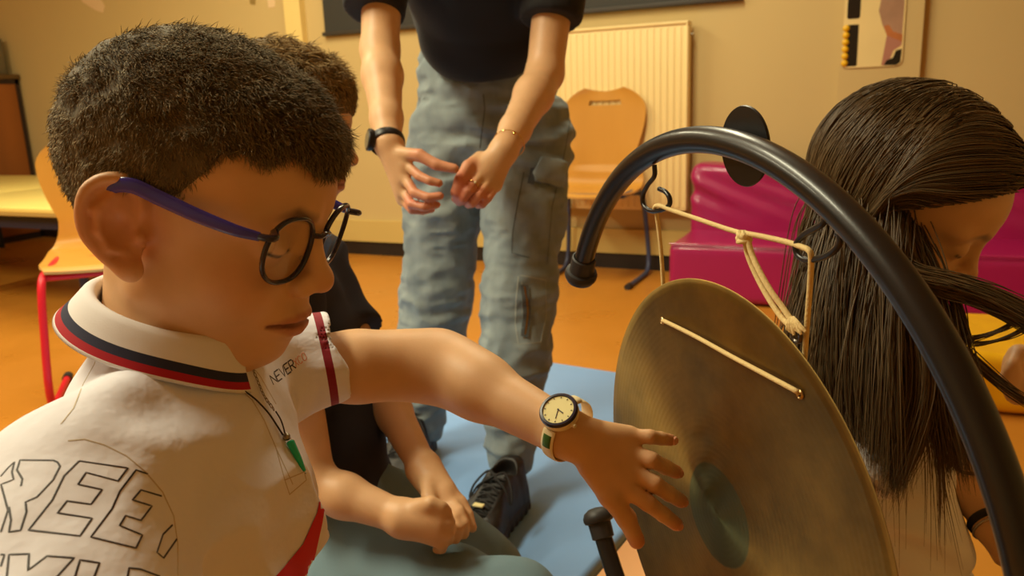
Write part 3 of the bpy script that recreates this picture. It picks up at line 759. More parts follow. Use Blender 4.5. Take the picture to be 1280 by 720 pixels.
# polo shirt
SLE = P(420, 441, .735); SRE = P(72, 850, .405)
def polo(p):
    f32 = FWD.astype(np.float32)
    t = ecap(p, P(224, 668, .60), P(243, 930, .61), .118, .108, FWD, .80)
    t = smin(t, chain(p, [SR+LAT*.02, N0-ZZ*.036-FWD*.004, SL-LAT*.014], [.047, .056, .043], .03), .035)
    t = smin(t, chain(p, [SR, SRE], [.056, .064]), .025)
    a = chain(p, [SL, SLE], [.045, .0405]); t = smin(t, a, .016)
    ax = unit(SLE-SL); t = smax(t, ((p-SLE.astype(np.float32))@ax.astype(np.float32)), .002)
    t = smax(t, -cap(p, SLE-ax*.02, SLE+ax*.03, .0355, .0365), .002)
    # neck opening
    up = unit(C1-N0); t = smax(t, -cap(p, N0+ZZ*.002, N0+up*.08, .046, .056), .004)
    # soft folds: armpit drags and creases
    q = p-N0.astype(np.float32); u = q@LAT.astype(np.float32); z = q[:, 2]; x = q@f32
    k = .0030*np.sin(95*(z*.8+u*.9+.02*vnoise(p, 14, 2)))*np.exp(-((u-.02)/.10)**2)*np.clip((-.05-z)/.08, 0, 1)
    k = k+.0035*np.sin(70*(z-x*.7)+4*vnoise(p, 10, 6))*np.exp(-((u+.09)/.05)**2)
    return t-k-.0034*vnoise(p, 28, 1)-.0075*(1-2.2*np.abs(vnoise(p*np.array([1, 1, 1.5], np.float32), 15, 8)))*np.clip((N0[2]-.03-z-N0[2])/.04, 0, 1)
def polopaint(V):
    col = np.tile(np.array(linc((234, 234, 244))), (len(V), 1)); ax = unit(SLE-SL); s = (V-SLE)@ax
    near_ = np.linalg.norm(V-SLE-ax*((V-SLE)@ax)[:, None], axis=1) < .06
    return col
shirt = cloth('polo_shirt', polo, *bb([SR, SL, SLE, SRE, N0+ZZ*.03, P(232, 930, .61), P(232, 560, .6)], .16), .0022, polo_m, boy, 1, polopaint, 'white polo with red and navy trim')
at = shirt.data.attributes.new('cuff', 'FLOAT', 'POINT'); n_ = len(shirt.data.vertices); vv = np.empty(n_*3, np.float32); shirt.data.vertices.foreach_get('co', vv); vv = vv.reshape(-1, 3)
axs = unit(SLE-SL); sv = (vv-SLE)@axs; sv[np.linalg.norm(vv-SLE-axs*sv[:, None], axis=1) > .06] = 1; at.data.foreach_set('value', sv.astype(np.float32))
nt = polo_m.node_tree; aa = nt.nodes.new('ShaderNodeAttribute'); aa.attribute_name = 'cuff'; cp = nt.nodes.new('ShaderNodeMath'); cp.operation = 'COMPARE'; cp.inputs[1].default_value = -.0105; cp.inputs[2].default_value = .0036
nt.links.new(aa.outputs['Fac'], cp.inputs[0]); mxx = nt.nodes.new('ShaderNodeMix'); mxx.data_type = 'RGBA'; nt.links.new(cp.outputs[0], mxx.inputs[0]); mxx.inputs[7].default_value = (*linc((140, 22, 40)), 1)
bs = nt.nodes['Principled BSDF']; nt.links.new(bs.inputs['Base Color'].links[0].from_socket, mxx.inputs[6]); nt.links.new(mxx.outputs[2], bs.inputs['Base Color'])
sb = bvh_of(shirt)
red_c = mat('red_print', (206, 22, 24), .7); ink = mat('black_print', (44, 34, 34), .6); navy_c = mat('navy_trim', (40, 42, 66), .7)
decal_poly('red_diagonal_band', sb, [(402, 586), (406, 600), (407, 625), (402, 655), (392, 700), (384, 735), (330, 735), (352, 712), (378, 680), (396, 640), (401, 610)], red_c, shirt)
D4 = lambda l: [(x/4, 540+y/4) for x, y in l]
reet = [D4(l) for l in (
 [(45, 375), (55, 440), (45, 500), (103, 492), (132, 400), (128, 350), (185, 325), (265, 240), (300, 172), (288, 152), (268, 142), (100, 140), (85, 190), (112, 235), (105, 270)],
 [(72, 150), (60, 200), (68, 238), (5, 262), (40, 390), (4, 500)], [(72, 150), (40, 180), (4, 222)],
 [(395, 145), (640, 180), (590, 245), (430, 203), (390, 262), (510, 288), (455, 362), (335, 345), (288, 405), (460, 432), (400, 520), (143, 490), (262, 340), (320, 220), (395, 145)],
 [(740, 210), (680, 190), (600, 295), (560, 385), (455, 525), (680, 580), (712, 515), (598, 468), (628, 418), (705, 442), (760, 370), (662, 340), (705, 290), (808, 320)],
 [(862, 465), (815, 512), (785, 602), (818, 630), (884, 535)],
 [(4, 672), (22, 615), (4, 612)], [(32, 740), (45, 613), (145, 610), (140, 692), (235, 620), (370, 630), (270, 740)],
 [(370, 740), (400, 640), (497, 655), (465, 740)], [(635, 740), (645, 680), (700, 685), (800, 722)])]
decal_lines('outline_lettering', sb, reet, .00062, ink, shirt)
# chest lettering: NEVER and three faint red letters
LT = {'N': [[(0, 0), (0, 1), (.7, 0), (.7, 1)]], 'E': [[(.65, 0), (0, 0), (0, 1), (.65, 1)], [(0, .5), (.55, .5)]], 'V': [[(0, 1), (.35, 0), (.7, 1)]],
      'R': [[(0, 0), (0, 1), (.5, 1), (.65, .85), (.65, .6), (.5, .48), (0, .48)], [(.3, .48), (.68, 0)]], 'X': [[(0, 0), (.7, 1)], [(0, 1), (.7, 0)]],
      'C': [[(.65, .85), (.45, 1), (.2, 1), (0, .8), (0, .2), (.2, 0), (.45, 0), (.65, .15)]], 'O': [[(.2, 0), (0, .2), (0, .8), (.2, 1), (.5, 1), (.7, .8), (.7, .2), (.5, 0), (.2, 0)]]}
def word(w_, x, y, sz, adv, e, u):
    out = []
    for ch in w_:
        for l in LT[ch]: out.append([(x+sz*(a*.72*e[0]+b*u[0]), y+sz*(a*.72*e[1]+b*u[1])) for a, b in l])
        x += adv*e[0]; y += adv*e[1]
    return out
e_, u_ = (.80, -.60), (-.42, -.91)
decal_lines('chest_lettering', sb, word('NEVER', 342, 481, 12.5, 7.2, e_, u_), .00065, ink, shirt)
decal_lines('faint_lettering', sb, word('XCO', 370, 459, 9.5, 6.2, e_, u_), .00045, mat('faint_red_print', (222, 150, 128), .7), shirt)
# seams
seam_m = mat('seam', (196, 180, 156), .8)
for ln_ in ([(85, 551), (105, 549), (130, 556), (158, 570), (182, 590), (203, 615), (217, 645), (222, 680), (222, 719)], [(128, 425), (118, 455), (104, 480), (92, 510), (76, 530)]): decal_lines('seam', sb, [ln_], .0005, seam_m, shirt)
decal_lines('placket', sb, [[(296, 482), (315, 500), (330, 525), (345, 560), (356, 600), (362, 618), (383, 600), (376, 575), (362, 545)], [(356, 600), (380, 590)], [(345, 560), (366, 605)], [(300, 440), (325, 470), (345, 505)]], .0005, seam_m, shirt)
# collar: stands round the neck, folds over, striped edge
collar_m = mat('collar_knit', (235, 224, 206), .85, vcol='Col', bump=.2, bscale=900, bdist=.0006)
def collar():
    u0 = unit(unit(C1-N0)*.35+ZZ*.9+FWD*.36); f0 = unit(FWD-(FWD@u0)*u0); l0 = np.cross(u0, f0); c0 = N0+u0*.024-FWD*.007
    prof = [(.050, -.020), (.050, -.006), (.0515, .006), (.054, .0105), (.058, .0115), (.062, .008), (.0655, .001), (.068, -.004), (.0715, -.0095), (.0745, -.0140), (.0758, -.0160), (.072, -.015), (.062, -.004)]
    V = []; Cc = []; n = 96; A_ = np.linspace(math.radians(62), math.radians(346), n)
    white, nav, redd = linc((236, 226, 208)), linc((44, 46, 70)), linc((176, 26, 40))
    for a in A_:
        fr = max(0, math.cos(a))**4
        for j, (r, h) in enumerate(prof):
            rr = r*(1+.10*max(0, math.cos(a))**2); p = c0+f0*rr*math.cos(a)+l0*rr*1.03*math.sin(a)*(.98)+u0*(h-.012*fr*(j > 5))
            V.append(p)
    Qs = []; m_ = len(prof)
    for i in range(n-1):
        for j in range(m_-1): Qs.append((i*m_+j, (i+1)*m_+j, (i+1)*m_+j+1, i*m_+j+1))
    me = npmesh('collar', np.array(V), np.array(Qs)); o = link('collar', me, collar_m, shirt)
    me.attributes.new('dummy', 'FLOAT', 'POINT')
    o.data.materials.clear()
    for nm, c in (('collar_white', (236, 234, 236)), ('collar_navy', (44, 46, 70)), ('collar_red', (176, 26, 40))): o.data.materials.append(mat(nm, c, .85, bump=.2, bscale=900, bdist=.0006))
    sub = {7: 1, 8: 2}
    for k, f in enumerate(me.polygons):
        f.material_index = sub.get(k % (m_-1), 0)
    return o
collar()
# trousers and the low bench he sits on (below the frame)
def trs(p):
    d = ecap(p, P(240, 920, .61), hip, .115, .12, FWD, .85)
    for s in (-1, 1):
        h_ = hip+LAT*s*.055-ZZ*.01; kk = h_+FWD*.10+LAT*s*.03; kk[2] = .062; an = kk-FWD*.27; an[2] = .050
        d = smin(d, chain(p, [h_, kk, an], [.078, .058, .044], .02), .03)
    return d-.003*vnoise(p, 25)
cloth('trousers', trs, *bb([hip+LAT*.2, hip-LAT*.2, hip-FWD*.25, hip+FWD*.15, hip*np.array([1, 1, .1])], .08), .006, pants_m, boy, 1)
shoe_blk = mat('black_shoe', (34, 31, 30), .5, noise=.2, nscale=30, bump=.15, bscale=200)
def simple_shoe(name, heel, toe, parent, w_=.038, h_=.06):
    f = unit(toe-heel); s = np.cross(ZZ, f)
    def fn(p):
        d = ecap(p, heel+f*.03+ZZ*.028, toe-f*.035+ZZ*.022, w_*.82, w_, s, .86)
        d = smin(d, cap(p, heel+f*.045+ZZ*.03, heel+f*.05+ZZ*h_*1.4, .036, .034), .02)
        return smax(d, -(p[:, 2]-heel[2]), .004)
    m_ = (heel+toe)/2; V, Q = sdfmesh(fn, m_-.2, m_+.2, .004); return link(name, npmesh(name, relax(V, Q, 1), Q), shoe_blk, parent)
for s in (-1, 1):
    k_ = hip+LAT*s*.085-FWD*.17; hh = np.array([*k_[:2], .012]); simple_shoe('shoe', hh, hh-FWD*.19, boy)
bench_m = mat('bench_wood', (206, 150, 84), .5, rgb2=(190, 134, 70), nscale=6, stretch=(1, 1, .3))
def bench(ctr, sx, sy, h, yaw, label):
    Rb = rotm(yaw, 0, 0); c = np.array([ctr[0], ctr[1], 0]); b = thing('bench', label, 'bench', c)
    MB().box(c+ZZ*(h-.015), (sx, sy, .03), Rb, .006).build('seat_board', bench_m, b)
    for i in (-1, 1): MB().box(c+Rb@np.array([i*(sx/2-.05), 0, (h-.03)/2]), (.03, sy-.04, h-.03), Rb, .003).build('end_panel', bench_m, b)
# ------------------------------------------------------------------ gong, its stand and the low table
KS = .80
az, el_ = math.radians(198.333), math.radians(-2.416)
GN = HV([math.cos(az)*math.cos(el_), math.sin(az)*math.cos(el_), math.sin(el_)]); GC = P(898.53, 644.45, .8359*KS)
GU = unit(np.cross(ZZ, GN)); GV = np.cross(GN, GU); GR = .25*KS
def ong(px, py, off=0):
    r = ray(px, py); return CC+r*((GN@(GC-CC)+off)/(GN@r))
blk = mat('black_powder_coat', (26, 22, 20), .33, spec=.5, coat=.12, bump=.03, bscale=500); rub = mat('black_rubber', (44, 42, 42), .5)
RC = GC+GU*(-.0068*KS/.88)+GV*(.019*KS/.88); RR = .3216*KS/.88
def rp(a, dr=0): return RC+(RR+dr)*(GU*math.cos(a)+GV*math.sin(a))
def angof(px, py): q = ong(px, py)-RC; return math.atan2(q@GV, q@GU)
a0 = angof(726, 338); a1 = angof(713, 660)
if a1 < 0: a1 += 2*math.pi
# from a0 (upper left) clockwise over the top to a1
st = thing('gong_stand', 'black tubular ring stand that the gong hangs in, standing on the low table', 'stand', rp(-math.pi/2)-GV*.0103)
span = -(2*math.pi-(a1-a0)); nA = 140
MB().tube([rp(a0+span*i/nA) for i in range(nA+1)], .0103, 24).build('ring_tube', blk, st)
for a, dr in ((a0, 1), (a1, -1)):
    t = unit(-GU*math.sin(a)+GV*math.cos(a))*dr
    MB().lathe([(.0112, -.020), (.0130, -.019), (.0135, -.002), (.0165, -.001), (.0178, .002), (.0176, .006), (.0150, .011), (.0085, .0150), (0, .0160)], rp(a), t, 28).build('end_cap', rub, st)
hook = mat('hook_black', (26, 24, 26), .3, spec=.6)
def hk(l, off=0): return bez([ong(x, y, off) for x, y in l], 6)
MB().tube(hk([(818, 206), (818, 220), (810, 231), (804, 243), (804, 255), (812, 263), (825, 263), (836, 257), (837, 248), (832, 240), (824, 236)]), .0021, 10).build('hook', hook, st)
MB().tube(hk([(1038, 262), (1030, 278), (1018, 286), (1004, 294), (995, 306), (997, 318), (1008, 325), (1024, 323), (1038, 317), (1049, 306), (1050, 296), (1046, 291)]), .0021, 10).build('hook', hook, st)
dc = ong(931, 183, -.0145)
MB().lathe([(0, -.0012), (.0288, -.0012), (.0294, 0), (.0288, .0012), (0, .0012)], dc, GN, 48).build('round_plate', mat('plate_black', (20, 18, 18), .4), st)
MB().lathe([(.0045, -.003), (.0045, .006), (.003, .008), (0, .008)], dc, GN, 16).build('screw', hook, st)
# foot: saddle under the ring and two splayed feet
TZ = .27
low = rp(-math.pi/2); fz = low[2]-.0103
mb = MB()
for sgn in (-1, 1): mb.tube(bez([np.array([*(low+GU*sgn*.02)[:2], fz+.004]), np.array([*(low+GU*sgn*.05+GN*.0)[:2], TZ+.008]), np.array([*(low+GU*sgn*.15)[:2], TZ+.0085])], 6), .008, 14)
for sgn in (-1, 1): mb.tube([np.array([*(low+GN*.015)[:2], TZ+.0085]), np.array([*(low+GN*sgn*.12)[:2], TZ+.0085])], .008, 14)
mb.build('foot', blk, st)

# gong disc in its own frame: z along the face normal
gm = bpy.data.materials.new('bronze'); gm.use_nodes = True; nt = gm.node_tree; b = nt.nodes['Principled BSDF']
b.inputs['Metallic'].default_value = .85; b.inputs['Roughness'].default_value = .5; b.inputs['Anisotropic'].default_value = .75
N_ = nt.nodes.new; LK = nt.links.new
tc = N_('ShaderNodeTexCoord'); tg = N_('ShaderNodeTangent'); tg.direction_type = 'RADIAL'; tg.axis = 'Z'; LK(tg.outputs[0], b.inputs['Tangent'])
mp = N_('ShaderNodeMapping'); LK(tc.outputs['Object'], mp.inputs[0])
n1 = N_('ShaderNodeTexNoise'); n1.inputs['Scale'].default_value = 9; n1.inputs['Detail'].default_value = 7; n1.inputs['Roughness'].default_value = .62; LK(mp.outputs[0], n1.inputs['Vector'])
cr = N_('ShaderNodeValToRGB'); LK(n1.outputs['Fac'], cr.inputs[0])
cr.color_ramp.elements[0].position = .32; cr.color_ramp.elements[0].color = (*linc((104, 84, 44)), 1)
cr.color_ramp.elements[1].position = .70; cr.color_ramp.elements[1].color = (*linc((156, 124, 62)), 1)
# darker bare centre with a ragged rim
ln = N_('ShaderNodeVectorMath'); ln.operation = 'LENGTH'; LK(tc.outputs['Object'], ln.inputs[0])
ad = N_('ShaderNodeMath'); ad.operation = 'MULTIPLY_ADD'; ad.inputs[1].default_value = .010; LK(n1.outputs['Fac'], ad.inputs[0]); LK(ln.outputs['Value'], ad.inputs[2])
rg = N_('ShaderNodeMapRange'); rg.inputs[1].default_value = .0450*KS/.8+.003; rg.inputs[2].default_value = .0468*KS/.8+.003; LK(ad.outputs[0], rg.inputs[0])
mx = N_('ShaderNodeMix'); mx.data_type = 'RGBA'; mx.inputs[6].default_value = (*linc((96, 98, 66)), 1); LK(cr.outputs[0], mx.inputs[7]); LK(rg.outputs[0], mx.inputs[0]); LK(mx.outputs[2], b.inputs['Base Color'])
wv = N_('ShaderNodeTexWave'); wv.wave_type = 'RINGS'; wv.rings_direction = 'SPHERICAL'; wv.inputs['Scale'].default_value = 60; wv.inputs['Distortion'].default_value = .6; LK(tc.outputs['Object'], wv.inputs['Vector'])
bp = N_('ShaderNodeBump'); bp.inputs['Strength'].default_value = .10; bp.inputs['Distance'].default_value = .0006; LK(wv.outputs['Fac'], bp.inputs['Height'])
n3 = N_('ShaderNodeTexNoise'); n3.inputs['Scale'].default_value = 14; LK(mp.outputs[0], n3.inputs['Vector'])
bp2 = N_('ShaderNodeBump'); bp2.inputs['Strength'].default_value = .35; bp2.inputs['Distance'].default_value = .004; LK(n3.outputs['Fac'], bp2.inputs['Height']); LK(bp.outputs[0], bp2.inputs['Normal']); LK(bp2.outputs[0], b.inputs['Normal'])
gong = thing('gong', 'round bronze gong with a dark centre hanging in the black ring', 'gong', GC)
mb = MB(); pr = [(0, .0015), (.042, .0014), (.046, .0010), (.10, .0008), (GR-.01, .0002), (GR-.001, 0), (GR, -.0010), (GR-.001, -.0020), (GR-.01, -.0020), (.1, -.0014), (0, -.0008)]
mb.lathe(pr, (0, 0, 0), (0, 0, 1), 128)
gd = mb.build('disc', gm, None, angle=60)
Rg = Matrix(np.array([GU, GV, GN]).T.tolist()).to_4x4(); Rg.translation = Vector(GC)
gd.parent = gong; gd.matrix_parent_inverse = parent_matrix(gong).inverted(); gd.matrix_basis = Rg
for px, py in ((828, 401), (1000, 493)):
    c = ong(px, py, .001); MB().lathe([(.0016, .0006), (.0026, .0012), (.0034, .0006), (.0036, 0)], c, GN, 18).build('hole_rim', mat('hole_rim', (190, 160, 110), .3, 1), gong)
rope_m = mat('cream_rope', (226, 200, 140), .8, bump=.6, bscale=500, bdist=.0012)
rope = thing('knotted_rope', 'cream rope knotted between the two hooks and threaded through the gong', 'rope', ong(930, 296, -.002))
RA = .00185
def rl(l): return bez([ong(x, y, o) for x, y, o in l], 5)
MB().tube(rl([(829, 402, -.001), (829, 401, .0025), (834, 403, .0042), (870, 421, .0045), (915, 446, .0045), (960, 470, .0045), (990, 486, .004), (997, 490, .0025), (999, 491, -.001)]), RA, 10).build('front_strand', rope_m, rope)
MB().tube(rl([(829, 402, -.004), (830, 385, -.006), (829, 355, -.006), (826, 310, -.005), (821, 270, -.003), (818, 260, 0), (824, 257, .002), (840, 263, .001), (870, 273, 0), (905, 285, 0), (925, 291, 0)]), RA, 10).build('left_strand', rope_m, rope)
MB().tube(rl([(928, 291, .001), (955, 296, 0), (985, 303, 0), (1003, 309, .001), (1011, 313, .002), (1014, 322, .001), (1013, 350, -.002), (1010, 390, -.004), (1007, 430, -.006), (1004, 470, -.007)]), RA*1.05, 10).build('right_strand', rope_m, rope)
MB().tube(rl([(935, 300, .001), (940, 318, .001), (951, 342, .002), (965, 366, .002), (978, 384, .001), (990, 402, .001)]), RA*1.15, 10).build('hanging_strand', rope_m, rope)
MB().tube(rl([(931, 300, -.002), (935, 320, -.003), (946, 346, -.003), (960, 372, -.002), (976, 396, -.001), (988, 408, 0)]), RA*1.05, 10).build('hanging_strand', rope_m, rope)
kn = MB()
kc = ong(930, 296, .001)
kn.tube([kc+GU*.0052*math.cos(a)+GV*.0030*math.sin(a)+GN*.0026*math.sin(2*a) for a in np.linspace(0, 2*math.pi, 20)[:-1]], RA, 8, closed=True)
kn.tube([kc-GV*.0032+GU*.0048*math.cos(a)+GN*.0034*math.sin(a)+GV*.0010*math.cos(a) for a in np.linspace(0, 2*math.pi, 20)[:-1]], RA, 8, closed=True)
kn.tube([kc+GV*.0012+GU*.0046*math.cos(a)+GN*.0034*math.sin(a)-GV*.0014*math.cos(a) for a in np.linspace(0, 2*math.pi, 20)[:-1]], RA, 8, closed=True)
kn.build('knot', rope_m, rope)
fr = MB()
for i in range(9):
    x = 984+i*2.9; fr.tube(rl([(988+i*.4, 397, .001+.0004*(i % 3)), (985+i*1.6, 404, .003), (x, 413+(i*37 % 7), .0035-.0006*(i % 3))]), [RA*.75]*5+[RA*.7]*5+[RA*.45], 7)
fr.build('frayed_end', rope_m, rope)
MB().tube([ong(996, 418, .001)+GU*.0042*math.cos(a)+GV*.0052*math.sin(a) for a in np.linspace(0, 2*math.pi, 18)[:-1]], .0016, 8, closed=True).build('steel_ring', mat('ring_steel', (90, 84, 78), .3, 1), rope)
# low table carrying the stand
ta = HV([-.52, -.854, 0]); tb_ = HV([.854, -.52, 0]); K = onz(786, 667, TZ)
tw_m = mat('low_table_wood', (236, 176, 118), .4, rgb2=(226, 162, 100), nscale=4, stretch=(1, .2, 1)); twe = mat('low_table_edge', (214, 138, 32), .45)
tc_ = K+ta*.31+tb_*.19; lt = thing('low_table', 'low pale wooden table with orange edge under the gong stand', 'table', [tc_[0], tc_[1], 0])
Rt = np.array([ta, tb_, ZZ]).T
mb = MB(); mb.box(tc_-ZZ*.0016, (.612, .372, .003), Rt); mb.build('top', tw_m, lt)
MB().box(tc_-ZZ*.0165, (.62, .38, .027), Rt, .004).build('edge', twe, lt)
for i in (-1, 1):
    for j in (-1, 1): MB().tube([tc_+ta*i*.27+tb_*j*.15-ZZ*.03, np.array([*(tc_+ta*i*.275+tb_*j*.155)[:2], 0])], .019, 16).build('leg', twe, lt)

# ------------------------------------------------------------------ glasses on the nearest boy
def G1(x, y, z): return C1+R1@np.array([x, y, z])
navyp = mat('navy_acetate', (30, 30, 58), .18, coat=.4); bluep = mat('blue_acetate', (56, 52, 176), .22, coat=.4)
lens_m = bpy.data.materials.new('lens_glass'); lens_m.use_nodes = True; nt = lens_m.node_tree; nt.nodes.clear()
ou = nt.nodes.new('ShaderNodeOutputMaterial'); tr = nt.nodes.new('ShaderNodeBsdfTransparent'); gl = nt.nodes.new('ShaderNodeBsdfGlossy'); gl.inputs['Roughness'].default_value = .03
fz_ = nt.nodes.new('ShaderNodeFresnel'); fz_.inputs[0].default_value = 1.3; ms = nt.nodes.new('ShaderNodeMixShader'); tr.inputs[0].default_value = (.92, .93, .95, 1)
ms.inputs[0].default_value = .06; nt.links.new(tr.outputs[0], ms.inputs[1]); nt.links.new(gl.outputs[0], ms.inputs[2]); nt.links.new(ms.outputs[0], ou.inputs[0])
gls = thing('glasses', 'round glasses with navy rims and bright blue arms on the nearest boy', 'glasses', G1(.1, 0, .0))
LY, LZ, LW, LH = .0340, .007, .0248, .0232
def rimpt(s, a, k=1.0, dx=0):
    c, sn = math.cos(a), math.sin(a); n = 2.35
    y = LW*k*abs(c)**(2/n)*(1 if c > 0 else -1); z = LH*k*abs(sn)**(2/n)*(1 if sn > 0 else -1); z -= .0015*(y/LW)*-1
    yy = LY+y; x = .0935-.0075*(yy/.06)**2+.14*z; return G1(x+dx, s*yy, LZ+z+.001)
for s in (-1, 1):
    rm = MB().tube([rimpt(s, 2*math.pi*k/48) for k in range(48)], (.0017, .0021), 10, closed=True).build('rim', navyp, gls, angle=60)
    rings = [[rimpt(s, 2*math.pi*k/48, r, .0006*(1-r)) for k in range(48)] for r in (1, .75, .5, .25)]
    mb = MB(); vs = [[mb.bm.verts.new(tuple(p)) for p in rr] for rr in rings]; ce = mb.bm.verts.new(tuple(G1(.0935-.0075*(LY/.06)**2+.0008, s*LY, LZ)))
    for A, B in zip(vs, vs[1:]):
        for k in range(48): mb.bm.faces.new((A[k], A[(k+1) % 48], B[(k+1) % 48], B[k]))
    for k in range(48): mb.bm.faces.new((vs[-1][k], vs[-1][(k+1) % 48], ce))
    mb.build('lens', lens_m, gls, angle=80)
    # end piece and arm
    e0 = rimpt(s, math.radians(35)); hg = G1(.086, s*.0665, .0215); 
    MB().tube(bez([e0, G1(.0945, s*.0635, .0225), G1(.091, s*.0665, .0220), hg], 5), (.0028, .0024), 10).build('end_piece', navyp, gls)
    MB().lathe([(0, .0005), (.0011, .0004), (.0013, 0)], G1(.0945, s*.064, .0225), R1@np.array([.8, s*.6, 0]), 12).build('rivet', mat('rivet_silver', (220, 220, 225), .2, 1), gls)
    arm = bez([hg, G1(.070, s*.0705, .0225), G1(.045, s*.0725, .0255), G1(.018, s*.0735, .0300), G1(.000, s*.0760, .0335), G1(-.014, s*.0765, .0290), G1(-.026, s*.0750, .0150)], 8)
    MB().tube(arm, [(.0042*(.72+.5*math.sin(i/len(arm)*3)), .0014) for i in range(len(arm))], 12, up=R1@ZZ).build('temple_arm', bluep, gls)
    MB().lathe([(0, .0015), (.0015, .001), (.002, 0), (.0015, -.001), (0, -.0015)], G1(.0895, s*.0110, -.002), R1@np.array([.5, s*.85, 0]), 12).build('nose_pad', lens_m, gls)
MB().tube(bez([rimpt(1, math.radians(160)), G1(.0985, .006, .0155), G1(.099, 0, .0165), G1(.0985, -.006, .0155), rimpt(-1, math.radians(160))], 5), (.0026, .0020), 10).build('bridge', navyp, gls)

# ------------------------------------------------------------------ pendant necklace
sil = mat('silver_chain', (150, 140, 120), .3, 1); cordm = mat('dark_cord', (44, 32, 26), .6)
nk = thing('necklace', 'dark cord and chain necklace with a turquoise spike pendant on the white polo', 'necklace', hit(sb, 352, 548)[0])
def onshirt(l, off): 
    o = []
    for x, y in l:
        h = hit(sb, x, y, off)
        if h: o.append(h[0])
    return o
cd = onshirt([(290, 484), (303, 491), (318, 503), (332, 518), (343, 534), (350, 545)], .0025); MB().tube(bez(cd, 5), .0007, 6).build('cord', cordm, nk)
cd = onshirt([(340, 516), (346, 526), (350, 537), (352, 545)], .003); MB().tube(bez(cd, 5), .0006, 6).build('cord', cordm, nk)
lk = []
pth = bez([(303, 443, 0), (312, 460, 0), (320, 480, 0), (328, 498, 0), (338, 512, 0)], 4); ch = MB(); pv = None
for i, q in enumerate(pth):
    h = hit(sb, q[0], q[1], .0022)
    if not h: continue
    nx = hit(sb, q[0]+1.2, q[1]+3, .0022); d = unit(nx[0]-h[0]); n_ = h[1]; sd = unit(np.cross(d, n_)); 
    if i % 2: sd = unit(sd*.5+n_*.8)
    ch.tube([h[0]+d*.0019*math.cos(a)+sd*.0012*math.sin(a) for a in np.linspace(0, 6.283, 12)[:-1]], .00035, 5, closed=True)
ch.build('chain', sil, nk)
h = hit(sb, 354, 548, .003); MB().lathe([(0, .0032), (.0020, .0025), (.0030, 0), (.0020, -.0025), (0, -.0032)], h[0], unit(hit(sb, 357, 556, .003)[0]-h[0]), 16).build('bead', sil, nk)
ha, hb = hit(sb, 357, 554, .004)[0], hit(sb, 375, 589, .004)[0]; d = hb-ha; L_ = np.linalg.norm(d)
MB().lathe([(.0018, 0), (.0030, .001), (.0031, .002), (.0024, L_*.6), (.0012, L_*.97), (0, L_)], ha, d, 10).build('spike', mat('turquoise', (20, 190, 150), .2, coat=.3), nk)
MB().lathe([(0, -.001), (.0008, 0), (0, .001)], hb+unit(d)*.001, d, 8).build('tip_bead', sil, nk)

# ------------------------------------------------------------------ wrist watch of the nearest boy
ax_ = unit(WR-EL); wc = P(703, 541, .672)-ax_*.005; wp_ = P(701, 518, .640)
nw = unit(wp_-wc); nw = unit(nw-(nw@ax_)*ax_); cw = np.cross(nw, ax_)
hh_ = hit(bvh_of(bodyo), 701, 519, 0); wo = (hh_[0] if hh_ else wc+nw*.023)+nw*.002; wc = wo-nw*.024
wt = thing('wristwatch', 'white watch with cream dial and green strap panel on the outstretched arm', 'watch', wo)
wm = mat('watch_white', (240, 226, 184), .35); wnv = mat('watch_bezel_navy', (38, 34, 62), .3, coat=.3)
MB().lathe([(0, -.003), (.0150, -.003), (.0162, 0), (.0162, .004), (.0150, .0062), (.0135, .0066)], wo, nw, 40).build('case', wm, wt)
MB().lathe([(.0128, .0062), (.0134, .0076), (.0152, .0074), (.0163, .0060), (.0163, .0046)], wo, nw, 40).build('bezel', wnv, wt)
MB().lathe([(0, .0064), (.0130, .0064), (.0130, .0058)], wo, nw, 40).build('dial', mat('watch_dial', (246, 236, 168), .4), wt)
hd = MB(); dn = unit(CM@np.array([0, -1, 0])); dn = unit(dn-(dn@nw)*nw); dr_ = np.cross(nw, dn)
if dr_@(CM@np.array([1, 0, 0])) < 0: dr_ = -dr_
def wtick(a, r0, r1, wd): 
    d = dr_*math.sin(a)-dn*math.cos(a); c = wo+nw*.0067+d*(r0+r1)/2; hd.box(c, (r1-r0, wd, .0003), np.array([d, np.cross(nw, d), nw]).T)
wtick(math.radians(182), -.001, .0085, .0006); wtick(math.radians(122), -.001, .0058, .0009)
for k in range(12): wtick(k*math.pi/6, .0108, .0120, .0007)
hd.build('watch_hands', mat('dark_hands', (60, 50, 40), .5), wt)
MB().lathe([(0, .004), (.0018, .0035), (.0020, 0)], wo+ax_*.0160+nw*.002-cw*.004, ax_, 12).build('crown', wm, wt)
def strap_arc(a0, a1, wdt, rad, th, name, m, n=20):
    mb = MB(); pts = []
    for i in range(n+1):
        a = math.radians(a0+(a1-a0)*i/n); pts.append(wc+nw*rad[0]*math.cos(a)+cw*rad[1]*math.sin(a))
    mb.tube(pts, (wdt/2, th), 12, up=ax_); mb.build(name, m, wt)
WRR = (.0262, .0272)
strap_arc(32, 325, .0125, WRR, .0011, 'strap', wm, 48)
sgn_ = 1 if (cw@(CM@np.array([0, -1, 0]))) > 0 else -1
strap_arc(sgn_*44, sgn_*68, .0085, (WRR[0]+.0006, WRR[1]+.0006), .0011, 'green_panel', mat('watch_green', (58, 104, 38), .5), 10)
strap_arc(-sgn_*34, -sgn_*50, .0105, (WRR[0]+.0014, WRR[1]+.0014), .0014, 'strap_lug', wm, 8)
